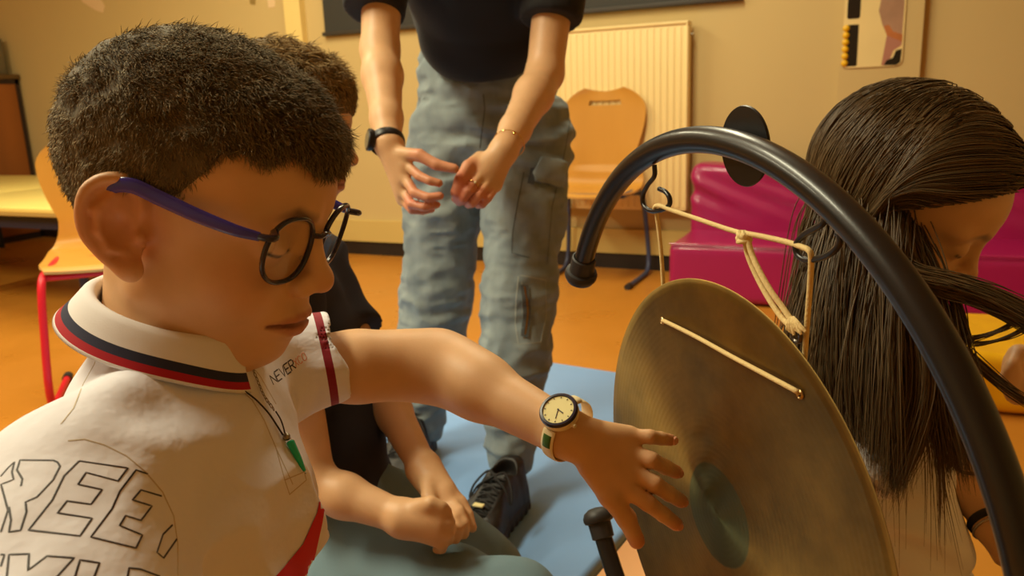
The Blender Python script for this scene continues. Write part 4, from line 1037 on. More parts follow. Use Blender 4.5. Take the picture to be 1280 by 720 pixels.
# ------------------------------------------------------------------ standing adult in black T-shirt and cargo jeans
adult = thing('person', 'standing person in black T-shirt and grey-blue cargo jeans, hands held together', 'person', np.array([*P(600, 560, 1.85)[:2], .045]))
pel = P(612, 120, 1.90); aS = [P(480, -90, 1.62), P(700, -75, 1.63)]; aE = [P(475, 62, 1.56), P(681, 92, 1.60)]; aW = [P(486, 180, 1.42), P(630, 188, 1.43)]
hand0 = dict(m=px3([(507, 205, 1.40), (506, 222, 1.40), (504, 238, 1.41), (503, 250, 1.42)]),
  f=[px3([(507, 205, 1.40), (524, 220, 1.38), (537, 226, 1.37), (549, 229, 1.37)]), px3([(506, 222, 1.40), (518, 241, 1.38), (535, 247, 1.37), (550, 245, 1.37)]),
     px3([(504, 238, 1.41), (514, 255, 1.39), (530, 259, 1.38), (546, 256, 1.38)]), px3([(503, 250, 1.42), (515, 263, 1.40), (528, 264, 1.40), (540, 262, 1.40)])],
  t=px3([(502, 192, 1.40), (524, 194, 1.38), (546, 206, 1.37), (568, 211, 1.365)]))
hand1 = dict(m=px3([(590, 212, 1.41), (600, 220, 1.405), (611, 227, 1.41), (620, 233, 1.42)]),
  f=[px3([(590, 212, 1.41), (578, 229, 1.385), (572, 242, 1.385), (569, 249, 1.40)]), px3([(600, 220, 1.405), (586, 238, 1.38), (579, 248, 1.385), (574, 253, 1.40)]),
     px3([(611, 227, 1.41), (598, 245, 1.385), (591, 254, 1.39), (585, 256, 1.405)]), px3([(620, 233, 1.42), (610, 248, 1.395), (603, 256, 1.40), (597, 257, 1.41)])],
  t=px3([(600, 197, 1.43), (585, 208, 1.40), (575, 224, 1.385), (569, 240, 1.385)]))
aN = P(592, -190, 1.50); aC = P(588, -275, 1.40); RA1 = rotm(-100, 45, 0)
hipA = [P(566, 165, 1.92), P(662, 165, 1.88)]; knA = [P(545, 372, 1.98), P(648, 372, 1.81)]; ankA = [P(528, 530, 2.02), P(637, 560, 1.76)]
def bodyB(p):
    d = near(p, aC, .2, lambda t: head_sdf((t-aC.astype(np.float32))@(RA1/1.08).astype(np.float32), slim=1.0), .04)
    d = smin(d, cap(p, aC, aN, .05, .055), .02)
    d = smin(d, chain(p, [aN, P(602, -40, 1.70), pel], [.07, .075, .075], .04), .04)
    for i in (0, 1):
        s, e, w = aS[i], aE[i], aW[i]
        d = smin(d, chain(p, [aN, s], [.05, .045]), .03)
        d = smin(d, chain(p, [s, e, e+(w-e)*.3, e+(w-e)*.75, w], [.044, .0365, .0375, .028, .0245], .015), .012)
        h = hand0 if i == 0 else hand1
        d = smin(d, near(p, (w+h['f'][1][1])/2, .13, lambda q, w=w, h=h: hand_sdf(q, w, h['m'], h['f'], h['t'], .0090, .0150, .014, .0104)), .010)
        d = smin(d, chain(p, [hipA[i], knA[i], ankA[i], ankA[i]-ZZ*.02], [.06, .045, .03, .03], .02), .02)
    return d
def paintB(V, col):
    for h in (hand0, hand1):
        for fg in h['f']+[h['t']]:
            k = soft(chain(V, fg[1:], [.012]*3), .015)*.45; col = col*(1-k[:, None])+np.array([.72, .19, .12])*k[:, None]
    return col
bodyb = body('body', bodyB, *bb([aC, aC+ZZ*.1, *aS, *aE, *aW, *ankA, pel, hand0['t'][-1], hand1['f'][0][-1], ankA[0]-ZZ*.05, ankA[1]-ZZ*.05], .13), .0038, adult, paintB)
tee_m = mat('black_tee', (20, 18, 18), .85, bump=.1, bscale=300, sheen=.1)
def tee(p):
    d = ecap(p, P(598, -85, 1.62), P(600, 20, 1.76), .165, .150, HV([0, 1, 0]), .72)
    d = smin(d, chain(p, [aS[0], aN, aS[1]], [.065, .075, .065], .03), .05)
    s0 = P(468, 17, 1.57); s1 = P(688, 27, 1.61)
    for s, e in ((aS[0], s0), (aS[1], s1)):
        a = unit(e-s).astype(np.float32); c = smax(cap(p, s, e+a*.05, .062, .064), (p-e.astype(np.float32))@a, .004); d = smin(d, c, .025)
    up = (p-P(604, 106, 1.75).astype(np.float32))@unit(np.array(P(604, 106, 1.75)-P(600, -60, 1.62))).astype(np.float32)
    d = smax(d, up, .012)
    return d-.004*vnoise(p, 14)-.004*np.sin(p[:, 2]*60+6*vnoise(p, 6))*.6
cloth('t_shirt', tee, *bb([P(598, -85, 1.62), P(604, 106, 1.75), *aS, P(468, 17, 1.57), P(688, 27, 1.61), aN], .2), .006, tee_m, adult, 1)
hair2m = mat('adult_hair', (60, 42, 30), .5)
def ah(q): return smax(ell(q, (-.014, 0, .052), (.108, .084, .092)), -(q[:, 2]+.01+q[:, 0]*-1.2+.03), .01)
V_, Q_ = sdfmesh(ah, (-.15, -.12, -.1), (.13, .12, .18), .006); link('hair', npmesh('hair', V_@RA1.T*1.08+aC, Q_), hair2m, adult)
jean_m = mat('washed_denim', (146, 158, 160), .8, rgb2=(112, 124, 130), nscale=16, bump=.25, bscale=500, bdist=.001, stretch=(1, 1, .5))
def jeans(p):
    d = ecap(p, P(608, 95, 1.90), P(614, 155, 1.91), .158, .165, HV([0, 1, 0]), .72)
    z = p[:, 2]
    for i in (0, 1):
        h, k, a = hipA[i], knA[i], ankA[i]-ZZ*.015*(i == 1)
        r = [.100, .088, .079, .074, .051]
        d = smin(d, chain(p, [h, h+(k-h)*.5, k, k+(a-k)*.35, a], r, .03), .012)
        # bunched cloth above ankle and behind the knee
        lo_ = a[2]; f = np.exp(-((z-lo_-.09)/.075)**2)+.8*np.exp(-((z-k[2]+.02)/.06)**2)
        on = np.linalg.norm(p[:, :2]-(k if i else k)[:2].astype(np.float32), axis=1) < .35
        d = d-.0045*f*np.sin(z*150+7*vnoise(p, 9, 3+i)+3*(p[:, 0]))*on*.5
    fl = np.exp(-((z-pel[2]+.12)/.12)**2)*.006*np.sin((z+.5*np.abs((p-pel.astype(np.float32))[:, 0]))*85+4*vnoise(p, 8))
    d = smax(d, -(p[:, 2]-.118), .004) if False else d
    q = p*np.array([1, 1, 1.9], np.float32)
    return d-fl-.0060*(1-2*np.abs(vnoise(q, 13, 4)))-.0030*(1-2*np.abs(vnoise(q, 31, 5)))
jn = cloth('cargo_jeans', jeans, *bb([P(608, 80, 1.9), *hipA, *knA, *ankA], .17), .0048, jean_m, adult, 1)
jb = bvh_of(jn); stm = mat('denim_stitch', (88, 96, 98), .8); stl = mat('denim_edge', (158, 166, 162), .8)
for ln_ in ([(604, 118), (606, 135), (603, 160), (600, 185)], [(706, 88), (716, 130), (706, 190), (690, 260), (684, 330)], [(655, 215), (648, 250), (641, 290), (640, 316), (662, 322)], [(512, 88), (519, 108), (514, 140)]): decal_lines('seam', jb, [ln_], .0016, stm, jn)
decal_lines('pocket_edge', jb, [[(648, 345), (645, 375), (644, 405), (648, 430), (676, 428), (683, 395), (682, 350), (650, 344)], [(652, 352), (653, 390), (655, 424)]], .0014, stl, jn)
decal_lines('pocket_edge', jb, [[(712, 100), (702, 118), (690, 126)]], .0014, stl, jn)
pf = decal_poly('pocket_flap', jb, [(674, 199), (705, 203), (702, 236), (667, 228), (668, 212)], jean_m, jn, 4, .006); md_ = pf.modifiers.new('s', 'SOLIDIFY'); md_.thickness = .005; md_.offset = -1
decal_lines('flap_stitch', jb, [[(675, 203), (703, 207)], [(671, 215), (701, 221)], [(669, 223), (700, 230)]], .0012, stm, pf)
decal_poly('pocket_strap', jb, [(664, 208), (671, 209), (667, 232), (659, 230)], mat('strap_dark', (70, 76, 82), .8), jn, 4, .007)
decal_poly('pocket_tape', jb, [(650, 356), (660, 356), (663, 388), (660, 422), (651, 420), (654, 388)], mat('zip_tape', (84, 90, 92), .8), jn, 4, .003)
decal_lines('zip', jb, [[(655, 358), (658, 375), (659, 392), (656, 418)]], .0022, mat('brass_zip', (150, 120, 70), .35, 1), jn, off=.003)
# sneakers
lace_m = mat('black_lace', (26, 24, 24), .7); sole_m = mat('sneaker_sole', (36, 33, 30), .6, bump=.3, bscale=60)
def sneaker(heel, toe, parent):
    f = unit((toe-heel)*np.array([1, 1, 0])); s = np.cross(ZZ, f); L0 = np.linalg.norm(toe-heel)
    def loc(p): q = p-heel.astype(np.float32); return q@f.astype(np.float32), q@s.astype(np.float32), q[:, 2]
    def outline(x, y):       # signed distance-like value to the sole outline
        w_ = np.interp(x, [0, .02, .07, .13, .19, .24, .275, .29], [.022, .040, .043, .044, .056, .054, .036, .014])
        return np.abs(y+.004*np.sin(x*14))-w_
    def sole(p):
        x, y, z = loc(p); d = np.maximum(outline(x, y), np.maximum(-x, x-L0)); zz = np.abs(z-.017-.010*np.clip((x-.22)/.06, 0, 1))-.016
        return smax(d, zz, .008)+.0012*np.sin(x*260)*(z < .02)
    def upper(p):
        x, y, z = loc(p); top = np.interp(x, [0, .03, .08, .12, .17, .22, .27, .29], [.115, .120, .118, .098, .078, .066, .050, .034])
        w_ = np.interp(x, [0, .02, .07, .13, .19, .24, .275, .29], [.022, .037, .041, .042, .053, .050, .032, .010])*(1-.42*np.clip((z-.03)/.09, 0, 1)**1.5)
        d = smax(smax(np.abs(y+.004*np.sin(x*14))-w_, z-top, .018), -(z-.02), .006); d = smax(d, np.maximum(-x+.002*z, x-L0+.004), .012)
        d = smax(d, -ecap(p, heel+f*.060+ZZ*.10, heel+f*.068+ZZ*.16, .026, .03, s, .9), .006)
        # stitched overlays: toe cap, heel counter, eyestay
        d = d-.0022*(np.tanh((x-.215)*300)*.5+.5)-.0020*(.5-.5*np.tanh((x-.05)*300))-.0020*((np.abs(y) > .014)&(np.abs(y) < .027)&(x > .09)&(x < .2))
        return d-.0010*vnoise(p, 60)
    m_ = (heel+toe)/2+ZZ*.06; lo_, hi_ = bb([heel, toe, heel+ZZ*.15], .06)
    V, Q = sdfmesh(upper, lo_, hi_, .0032); u = link('shoe_upper', npmesh('shoe_upper', relax(V, Q, 1), Q), shoe_blk, parent)
    V, Q = sdfmesh(sole, lo_, hi_, .0032); link('shoe_sole', npmesh('shoe_sole', relax(V, Q, 1), Q), sole_m, parent)
    lc = MB(); H = lambda x, y: heel+f*x+s*y+ZZ*(np.interp(x, [.08, .12, .17, .22], [.121, .104, .085, .072])-abs(y)*.35+.002)
    for k in range(6):
        x = .105+k*.018; lc.tube([H(x, -.019), H(x+.004, -.008)+ZZ*.003, H(x+.009, .008)+ZZ*.003, H(x+.012, .019)], .0026, 8); lc.tube([H(x, .019), H(x+.004, .008)+ZZ*.002, H(x+.009, -.008)+ZZ*.002, H(x+.012, -.019)], .0026, 8)
    for sg in (-1, 1): lc.tube(bez([H(.107, 0)+ZZ*.004, H(.10, sg*.02)+ZZ*.012, H(.12, sg*.042)+ZZ*.004, H(.135, sg*.046)-ZZ*.012, H(.125, sg*.030)+ZZ*.004, H(.11, 0)+ZZ*.006], 5), .0022, 8)
    lc.build('laces', lace_m, parent)
    return f, s, H
hB = np.array([*P(647, 612, 1.74)[:2], .046]); tB = np.array([*P(592, 668, 1.55)[:2], .046]); fdir = unit(tB-hB); tB = hB+fdir*.30
f_, s_, H_ = sneaker(hB, tB, adult)
MB().box(H_(.185, 0)+ZZ*.006, (.012, .022, .004), np.array([f_, s_, ZZ]).T, .001).build('lace_tag', mat('tag_cream', (226, 210, 150), .5), adult)
hB2 = np.array([*P(532, 566, 2.06)[:2], .046]); fd2 = unit((P(505, 600, 1.9)-P(532, 566, 2.06))*np.array([1, 1, 0])); sneaker(hB2, hB2+fd2*.285, adult)
# watch, bracelet, ring of the adult
def band(name, c, axis, r, wdt, th, m, parent, flat=1.0):
    axis = unit(axis); u = unit(np.cross(axis, ZZ)); v = np.cross(axis, u)
    return MB().tube([c+r*(u*math.cos(a)+v*flat*math.sin(a)) for a in np.linspace(0, 2*math.pi, 40)[:-1]], (wdt, th), 10, closed=True, up=axis).build(name, m, parent)
axw = unit(aW[0]-aE[0]); cw0 = P(484, 178, 1.425); wa = thing('wristwatch', 'black wristwatch with grey round face on the standing adult', 'watch', cw0)
bkw = mat('watch_black', (26, 22, 20), .4); band('strap', cw0, axw, .0300, .0085, .0020, bkw, wa)
fn_ = unit(P(462, 182, 1.405)-cw0); fn_ = unit(fn_-(fn_@axw)*axw)
MB().lathe([(0, -.003), (.0185, -.003), (.0200, .001), (.0195, .006), (.0165, .0075)], cw0+fn_*.0290, fn_, 32).build('case', bkw, wa)
MB().lathe([(0, .0078), (.0158, .0078), (.0165, .006)], cw0+fn_*.0290, fn_, 32).build('dial', mat('grey_dial', (112, 112, 100), .15, coat=.5), wa)
gold = mat('gold', (232, 190, 110), .2, 1)
cb = P(636, 180, 1.44); axb = unit(aW[1]-aE[1]); br = thing('bracelet', 'thin gold chain bracelet with a small bead on the adult\'s wrist', 'bracelet', cb)
band('chain', cb, axb+HV([.1, 0, .1]), .0285, .0009, .0009, gold, br)
vb = unit(CC-cb); vb = unit(vb-(vb@axb)*axb); MB().lathe([(0, .0035), (.0025, .0025), (.0035, 0), (.0025, -.0025), (0, -.0035)], cb+vb*.0285, vb, 12).build('bead', gold, br)
rc_ = (hand1['m'][1]*.35+hand1['f'][1][1]*.65); rx = hand1['f'][1][1]-hand1['m'][1]; rg_ = thing('ring', 'small gold ring on a finger of the standing adult', 'ring', rc_)
band('hoop', rc_, rx, .0103, .0013, .0010, gold, rg_); vr = unit(CC-rc_); vr = unit(vr-(vr@unit(rx))*unit(rx)); MB().lathe([(0, .002), (.0022, .001), (.0025, -.001)], rc_+vr*.0108, vr, 10).build('stone', mat('stone', (250, 240, 200), .1), rg_)

# ------------------------------------------------------------------ seated boy in navy T-shirt behind
boy2 = thing('person', 'seated person in dark navy T-shirt behind the white polo, hands clasped on the lap', 'person', np.array([*P(420, 640, 1.1)[:2], 0]))
C2 = P(350, 174, 1.12); RB = rotm(2, 9, 0); N2 = P(340, 300, 1.13); hip2 = P(420, 690, 1.12)
F2 = HV([math.cos(.07), math.sin(.07), 0]); L2 = np.cross(ZZ, F2)
S2L = N2-ZZ*.055+L2*.125+F2*.03; S2R = N2-ZZ*.055-L2*.125+F2*.03
E2L = P(472, 480, 1.17); W2L = P(530, 586, 1.08); E2R = P(392, 605, .99); W2R = P(505, 648, .985)
ha2 = dict(m=px3([(558, 612, 1.05), (561, 622, 1.045), (558, 630, 1.04), (552, 636, 1.04)]),
  f=[px3([(562, 612, 1.05), (577, 628, 1.04), (585, 643, 1.03), (590, 660, 1.02)]), px3([(560, 620, 1.045), (574, 640, 1.02), (580, 655, 1.01), (580, 668, 1.01)]),
     px3([(556, 628, 1.04), (568, 648, 1.01), (572, 662, 1.0), (570, 674, 1.0)]), px3([(550, 632, 1.04), (560, 652, 1.01), (562, 664, 1.0), (560, 676, 1.0)])],
  t=px3([(535, 606, 1.05), (536, 622, 1.03), (544, 636, 1.01)]))
ha3 = dict(m=px3([(545, 636, .975), (549, 648, .97), (549, 660, .97), (545, 672, .975)]),
  f=[px3([(545, 636, .975), (557, 640, .97), (560, 648, .985), (553, 650, .995)]), px3([(549, 648, .97), (561, 653, .968), (563, 661, .985), (556, 664, .995)]),
     px3([(549, 660, .97), (560, 667, .968), (560, 674, .985), (553, 676, .995)]), px3([(545, 672, .975), (553, 680, .972), (552, 686, .985), (546, 687, .995)])],
  t=px3([(522, 634, .975), (538, 630, .965), (552, 634, .965)]))
for h_ in (ha2, ha3):
    for L_ in [h_['m'], h_['t']]+h_['f']:
        for i_ in range(len(L_)): L_[i_] = CC+(L_[i_]-CC)*.965
W2L = CC+(W2L-CC)*.97; W2R = CC+(W2R-CC)*.965
def bodyC(p):
    d = near(p, C2, .2, lambda t: head_sdf((t-C2.astype(np.float32))@RB.astype(np.float32)), .03)
    d = smin(d, cap(p, C2+RB@np.array([-.018, 0, -.04]), N2, .045, .05), .02)
    d = smin(d, chain(p, [N2-ZZ*.08, hip2], [.075, .085]), .03); d = smin(d, chain(p, [S2L, N2, S2R], [.035, .04, .035]), .03)
    for S_, E_, W_, h in ((S2L, E2L, W2L, ha2), (S2R, E2R, W2R, ha3)):
        d = smin(d, chain(p, [S_, E_, E_+(W_-E_)*.35, W_], [.034, .027, .0262, .0185], .012), .008)
        d = smin(d, near(p, h['m'][1], .10, lambda q, W_=W_, h=h: hand_sdf(q, W_, h['m'], h['f'], h['t'], .0080, .0150, .012, .0092)), .008)
    return d
def paintC(V, col):
    q = (V-C2)@RB; f = np.linalg.norm(V-C2, axis=1) < .2; col[f] = head_paint(q[f], col[f]); return col
body('body', bodyC, *bb([C2+ZZ*.14, C2-F2*.1-L2*.1, C2+F2*.12+L2*.1, S2L, S2R, E2L, W2L, E2R, W2R, hip2, ha2['f'][0][-1]], .08), .0032, boy2, paintC)
def hl2(q):
    x, z = q[:, 0], q[:, 2]
    zb = np.interp(x, [-.11, -.05, -.022, -.008, .008, .018, .03, .05, .07, .09, .11], [-.05, -.04, -.008, .028, .020, -.005, .03, .055, .050, .046, .040]); return zb-z+.005*vnoise(q, 100, 4)
def len2(R_): top = np.clip((R_[:, 2]-.05)/.05, 0, 1); return .008+.014*top-.004*np.clip((R_[:, 0]-.03)/.05, 0, 1)
def flow2(R_):
    o = np.zeros_like(R_); top = np.clip((R_[:, 2]-.05)/.06, 0, 1); o[:, 0] = .3+.8*top; o[:, 2] = -.5*(1-top)-.45; return o
short_hair(RB, C2, boy2, hl2, 14000, len2, flow2, puff=.010, wav=1.3, rad=.0007, colr=np.array(linc((150, 124, 80))))
navy_t = mat('navy_tee', (36, 36, 48), .85, bump=.1, bscale=300)
def tee2(p):
    d = ecap(p, N2-ZZ*.14+F2*.005, P(418, 660, 1.12), .118, .115, F2, .86)
    d = smin(d, chain(p, [S2L, N2-ZZ*.03, S2R], [.050, .055, .050], .03), .035)
    for S_, E_ in ((S2L, E2L), (S2R, E2R)):
        e = S_+(E_-S_)*.62; a = unit(e-S_).astype(np.float32); d = smin(d, smax(cap(p, S_, e, .052, .050), (p-e.astype(np.float32))@a, .003), .02)
    d = smax(d, -cap(p, N2-ZZ*.005, C2, .048, .05), .006)
    return d-.004*np.sin(p[:, 2]*70+5*vnoise(p, 9))*.7-.004*vnoise(p, 18)
cloth('t_shirt', tee2, *bb([N2, S2L, S2R, E2L, E2R, P(418, 680, 1.1)], .15), .0055, navy_t, boy2, 1)
pgm = mat('blue_grey_trousers', (112, 138, 150), .85, bump=.15, bscale=300)
K2R = P(640, 765, .95); K2L = P(600, 712, 1.12)
def trs2(p):
    d = ecap(p, P(425, 668, 1.12), P(425, 700, 1.12), .118, .12, F2, .9)
    h0 = P(435, 742, 1.04); h1 = P(450, 672, 1.18)
    d = smin(d, chain(p, [h0, (h0+K2R)/2, K2R], [.085, .074, .058], .02), .03); d = smin(d, chain(p, [h1, P(520, 648, 1.16), K2L], [.078, .066, .056], .02), .03)
    d = smin(d, chain(p, [K2R, P(520, 900, .96), P(400, 900, 1.05)], [.056, .048, .04], .02), .02); d = smin(d, chain(p, [K2L, P(500, 830, 1.15), P(420, 850, 1.2)], [.054, .045, .04], .02), .02)
    return d-.004*np.sin((p[:, 0]+p[:, 2])*60+5*vnoise(p, 9))*.7-.004*vnoise(p, 20)
cloth('trousers', trs2, *bb([P(425, 660, 1.12), K2R, K2L, P(520, 900, .96), P(400, 900, 1.05), P(420, 850, 1.2)], .15), .0055, pgm, boy2, 1)

bench(np.array([*(hip2-F2*.01)[:2], 0]), .30, .36, hip2[2]-.10, 2, 'low wooden bench under the boy in the navy T-shirt, hidden behind the nearest boy')
# ------------------------------------------------------------------ girl with long brown hair at the right
girl = thing('person', 'person with long brown hair and white T-shirt behind the ring stand, face bent down', 'person', np.array([*P(1130, 720, .95)[:2], 0]))
C3 = P(1120, 264, .92); RC3 = rotm(-36, 31, 2); N3 = P(1085, 400, .95); hip3 = P(1120, 850, .98)
F3 = HV([math.cos(-.35), math.sin(-.35), 0]); L3 = np.cross(ZZ, F3)
S3R = N3-ZZ*.085-L3*.112+F3*.005; S3L = N3-ZZ*.055+L3*.125+F3*.04
E3L = P(1178, 560, 1.02); W3L = P(1240, 658, .93); E3R = P(1040, 640, .84); W3R = P(1100, 790, .80)
ha4 = dict(m=px3([(1262, 672, .915), (1260, 681, .912), (1257, 690, .912), (1252, 697, .914)]),
  f=[px3([(1262, 672, .915), (1280, 684, .90), (1290, 694, .90), (1295, 704, .91)]), px3([(1260, 681, .912), (1278, 696, .90), (1286, 706, .90), (1288, 716, .91)]),
     px3([(1257, 690, .912), (1272, 706, .90), (1278, 716, .90), (1279, 724, .91)]), px3([(1252, 697, .914), (1264, 712, .90), (1268, 720, .90), (1268, 728, .91)])],
  t=px3([(1250, 664, .92), (1268, 666, .91), (1282, 672, .90)]))
def bodyD(p):
    d = near(p, C3, .2, lambda t: head_sdf((t-C3.astype(np.float32))@RC3.astype(np.float32), ears=(), slim=.96), .03)
    d = smin(d, cap(p, C3+RC3@np.array([-.018, 0, -.035]), N3, .042, .046), .02)
    d = smin(d, chain(p, [N3-ZZ*.08, hip3], [.07, .08]), .03); d = smin(d, chain(p, [S3L, N3, S3R], [.033, .038, .033]), .03)
    d = smin(d, chain(p, [S3L, E3L, E3L+(W3L-E3L)*.35, W3L], [.032, .027, .026, .0185], .012), .01)
    d = smin(d, chain(p, [S3R, E3R, W3R], [.032, .027, .019], .012), .01)
    d = smin(d, near(p, ha4['m'][1], .10, lambda q: hand_sdf(q, W3L, ha4['m'], ha4['f'], ha4['t'], .0074, .0130, .010, .0086)), .008)
    return d
def paintD(V, col):
    q = (V-C3)@RC3; f = np.linalg.norm(V-C3, axis=1) < .2; c = col.copy(); c[f] = head_paint(q[f], col[f]); return c
body('body', bodyD, *bb([C3+ZZ*.14, C3-F3*.1-L3*.1, C3+F3*.12+L3*.1, S3L, S3R, E3L, W3L, E3R, W3R, hip3, ha4['f'][0][-1]], .08), .0028, girl, paintD)
tee3_m = mat('white_tee', (236, 234, 234), .85, bump=.1, bscale=300)
def tee3(p):
    d = ecap(p, N3-ZZ*.15, P(1128, 820, .98), .112, .108, F3, .86)
    d = smin(d, chain(p, [S3L, N3-ZZ*.03, S3R], [.048, .052, .048], .03), .035)
    for S_, E_ in ((S3L, E3L), (S3R, E3R)):
        e = S_+(E_-S_)*.60; a = unit(e-S_).astype(np.float32); d = smin(d, smax(cap(p, S_, e, .050, .046), (p-e.astype(np.float32))@a, .003), .02)
    d = smax(d, -cap(p, N3-ZZ*.005, C3, .045, .05), .006)
    return d-.0055*np.sin((p[:, 2]+.35*p[:, 0])*75+6*vnoise(p, 8))*np.clip((N3[2]-.14-p[:, 2])/.08, 0, 1)-.0045*vnoise(p, 16)
cloth('t_shirt', tee3, *bb([N3, S3L, S3R, E3L, E3R, P(1128, 840, .98)], .15), .0045, tee3_m, girl, 1)
jm3 = mat('dark_blue_jeans', (48, 54, 78), .85, bump=.15, bscale=300)
def trs3(p):
    d = ecap(p, P(1130, 790, .98), hip3, .11, .115, F3, .9)
    for s in (-1, 1):
        h_ = hip3+L3*s*.055; k_ = h_+F3*.32+L3*s*.05; d = smin(d, chain(p, [h_, k_, np.array([*(k_+F3*.02)[:2], .06])], [.075, .058, .042], .02), .03)
    return d-.003*vnoise(p, 20)
cloth('jeans', trs3, *bb([P(1130, 790, .98), hip3, hip3+F3*.42+L3*.15, hip3+F3*.42-L3*.15, hip3*np.array([1, 1, 0])+ZZ*.05], .15), .006, jm3, girl, 1)
cwg = W3L-(W3L-E3L)*.06; bt = thing('bracelet', 'dark bracelet with a silver bead on the wrist of the long-haired girl', 'bracelet', cwg)
band('strap', cwg, W3L-E3L, .0225, .0050, .0018, mat('bracelet_black', (24, 20, 20), .5), bt)
band('silver_band', cwg+unit(W3L-E3L)*.009, W3L-E3L, .0222, .0016, .0016, mat('bracelet_silver', (180, 176, 170), .25, 1), bt)
# hair: strands combed back from a parting, sliding over head, shoulders and back
HN = 13000; seg = 44; step = .0122
hc = np.array([-.010, 0, .048])
def skull(q): return smin(smin(ell(q, hc, (.099, .0745, .084)), ell(q, (.030, 0, .050), (.064, .066, .062)), .02), ell(q, (.026, 0, -.015), (.058, .053, .074)), .03)
th = RNG.random(HN*3)*2*math.pi; cz_ = RNG.random(HN*3)*1.35-.35; sr = np.sqrt(np.clip(1-cz_**2, 0, 1))
dirs = np.stack([sr*np.cos(th), sr*np.sin(th), cz_], 1); q0 = hc+dirs*np.array([.099, .0745, .084])
# hairline: keep scalp points behind and above it
hlz = np.interp(q0[:, 0], [-.11, -.04, -.01, .02, .05, .075, .09], [-.03, -.02, .012, .030, .056, .078, .092])
keep = q0[:, 2] > hlz; q0 = q0[keep][:HN]; n = len(q0)
for _ in range(3):
    d = skull(q0.astype(np.float32)); g = np.stack([skull((q0+e).astype(np.float32))-d for e in np.eye(3)*.001], 1); g /= np.linalg.norm(g, axis=1)[:, None]; q0 = q0-g*(d-.001)[:, None]
side = np.where(q0[:, 1]-.008 > 0, 1., -1.)
pw = q0@RC3.T+C3; lay = RNG.random(n)**1.3*.014+.001; paths = np.empty((n, seg, 3)); ln_ = (.80+.20*RNG.random(n))
cid = np.floor(vnoise((q0*np.array([1, 1, .6])).astype(np.float32), 60, 2)*30); jit = np.stack([np.sin(cid*12.9), np.cos(cid*7.3), 0*cid], 1)*.06+RNG.normal(size=(n, 3))*.012; jit[:, 2] = 0
tor_a, tor_b = (N3-ZZ*.15).astype(np.float32), P(1128, 820, .98).astype(np.float32)
def torso(p):
    d = ecap(p, tor_a, tor_b, .116, .112, F3, .86); return np.minimum(d, chain(p, [S3L, N3-ZZ*.03, S3R], [.054, .056, .054]))
def grad(f, p, d): g = np.stack([f(p+e)-d for e in np.eye(3)*.002], 1); return g/(np.linalg.norm(g, axis=1)[:, None]+1e-9)
sk_w = lambda p: skull(((p-C3)@RC3).astype(np.float32)); to_w = lambda p: torso(p.astype(np.float32))
comb = np.stack([-.80+0*side, side*.55, -.10+0*side], 1)@RC3.T; vel = comb.copy(); bk = np.clip((.01-q0[:, :1])/.08, 0, 1); relm = np.zeros(n); lowm = np.zeros((n, 1)); dloc = np.array([-.04, 0, -1.0])@RC3.T; sw = (RNG.random((n, 1))**.8)*(side[:, None] < 0)*(1-.6*bk); G_ = np.array([0, 0, -1.])
for k in range(seg):
    paths[:, k] = pw; ql = (pw-C3)@RC3
    relm = np.maximum(relm, np.clip((.030-ql[:, 0])/.05, 0, 1)); rel = relm[:, None]          # combed back at the front, falling once behind the ear
    lowd = (ql[:, 2] < -.045).astype(float)[:, None]; lowm = np.maximum(lowm, lowd); gd = G_*lowm+dloc*(1-lowm)
    tgt = comb*(1-rel)+(gd+jit*2.2+HV([-.30, -.10, 0])*bk*(1-lowm)+HV([.36, -.30, 0])*sw*lowm*max(0, 1-k/40))*rel*1.1+np.array([0, 0, -.35]); fc = ((ql[:, 0] > .022)&(ql[:, 2] < .075)&(ql[:, 2] > -.07)).astype(float)[:, None]; vel = vel*.62+tgt*.38-fc*RC3[:, 0]*.16; vel /= np.linalg.norm(vel, axis=1)[:, None]
    d = sk_w(pw); g = grad(sk_w, pw, d); cl = (d < .025)&(ql[:, 2] > -.06); vn = np.sum(vel*g, 1)
    vel[cl] -= g[cl]*(np.maximum(vn[cl], 0)*.9)[:, None]
    pw = pw+vel*(step*ln_)[:, None]
    for f_h, off in ((sk_w, lay), (to_w, lay*.8+.002)):
        d = f_h(pw); m = d < off
        if m.any():
            pm = pw[m]; dm = d[m]; pw[m] = pm+grad(f_h, pm, dm)*(off[m]-dm)[:, None]; v = pw-paths[:, k]; vel[m] = v[m]/(np.linalg.norm(v[m], axis=1)[:, None]+1e-9)
g_col = np.array(linc((104, 84, 56)))
hair3 = mat('long_hair', (60, 42, 26), .42, vcol='Col', spec=.4)
cols = g_col*(.70+.5*RNG.random((n, 1)))*(1+.22*np.sin(cid)[:, None])
geo = [long_strands(paths, .00075, cols)]
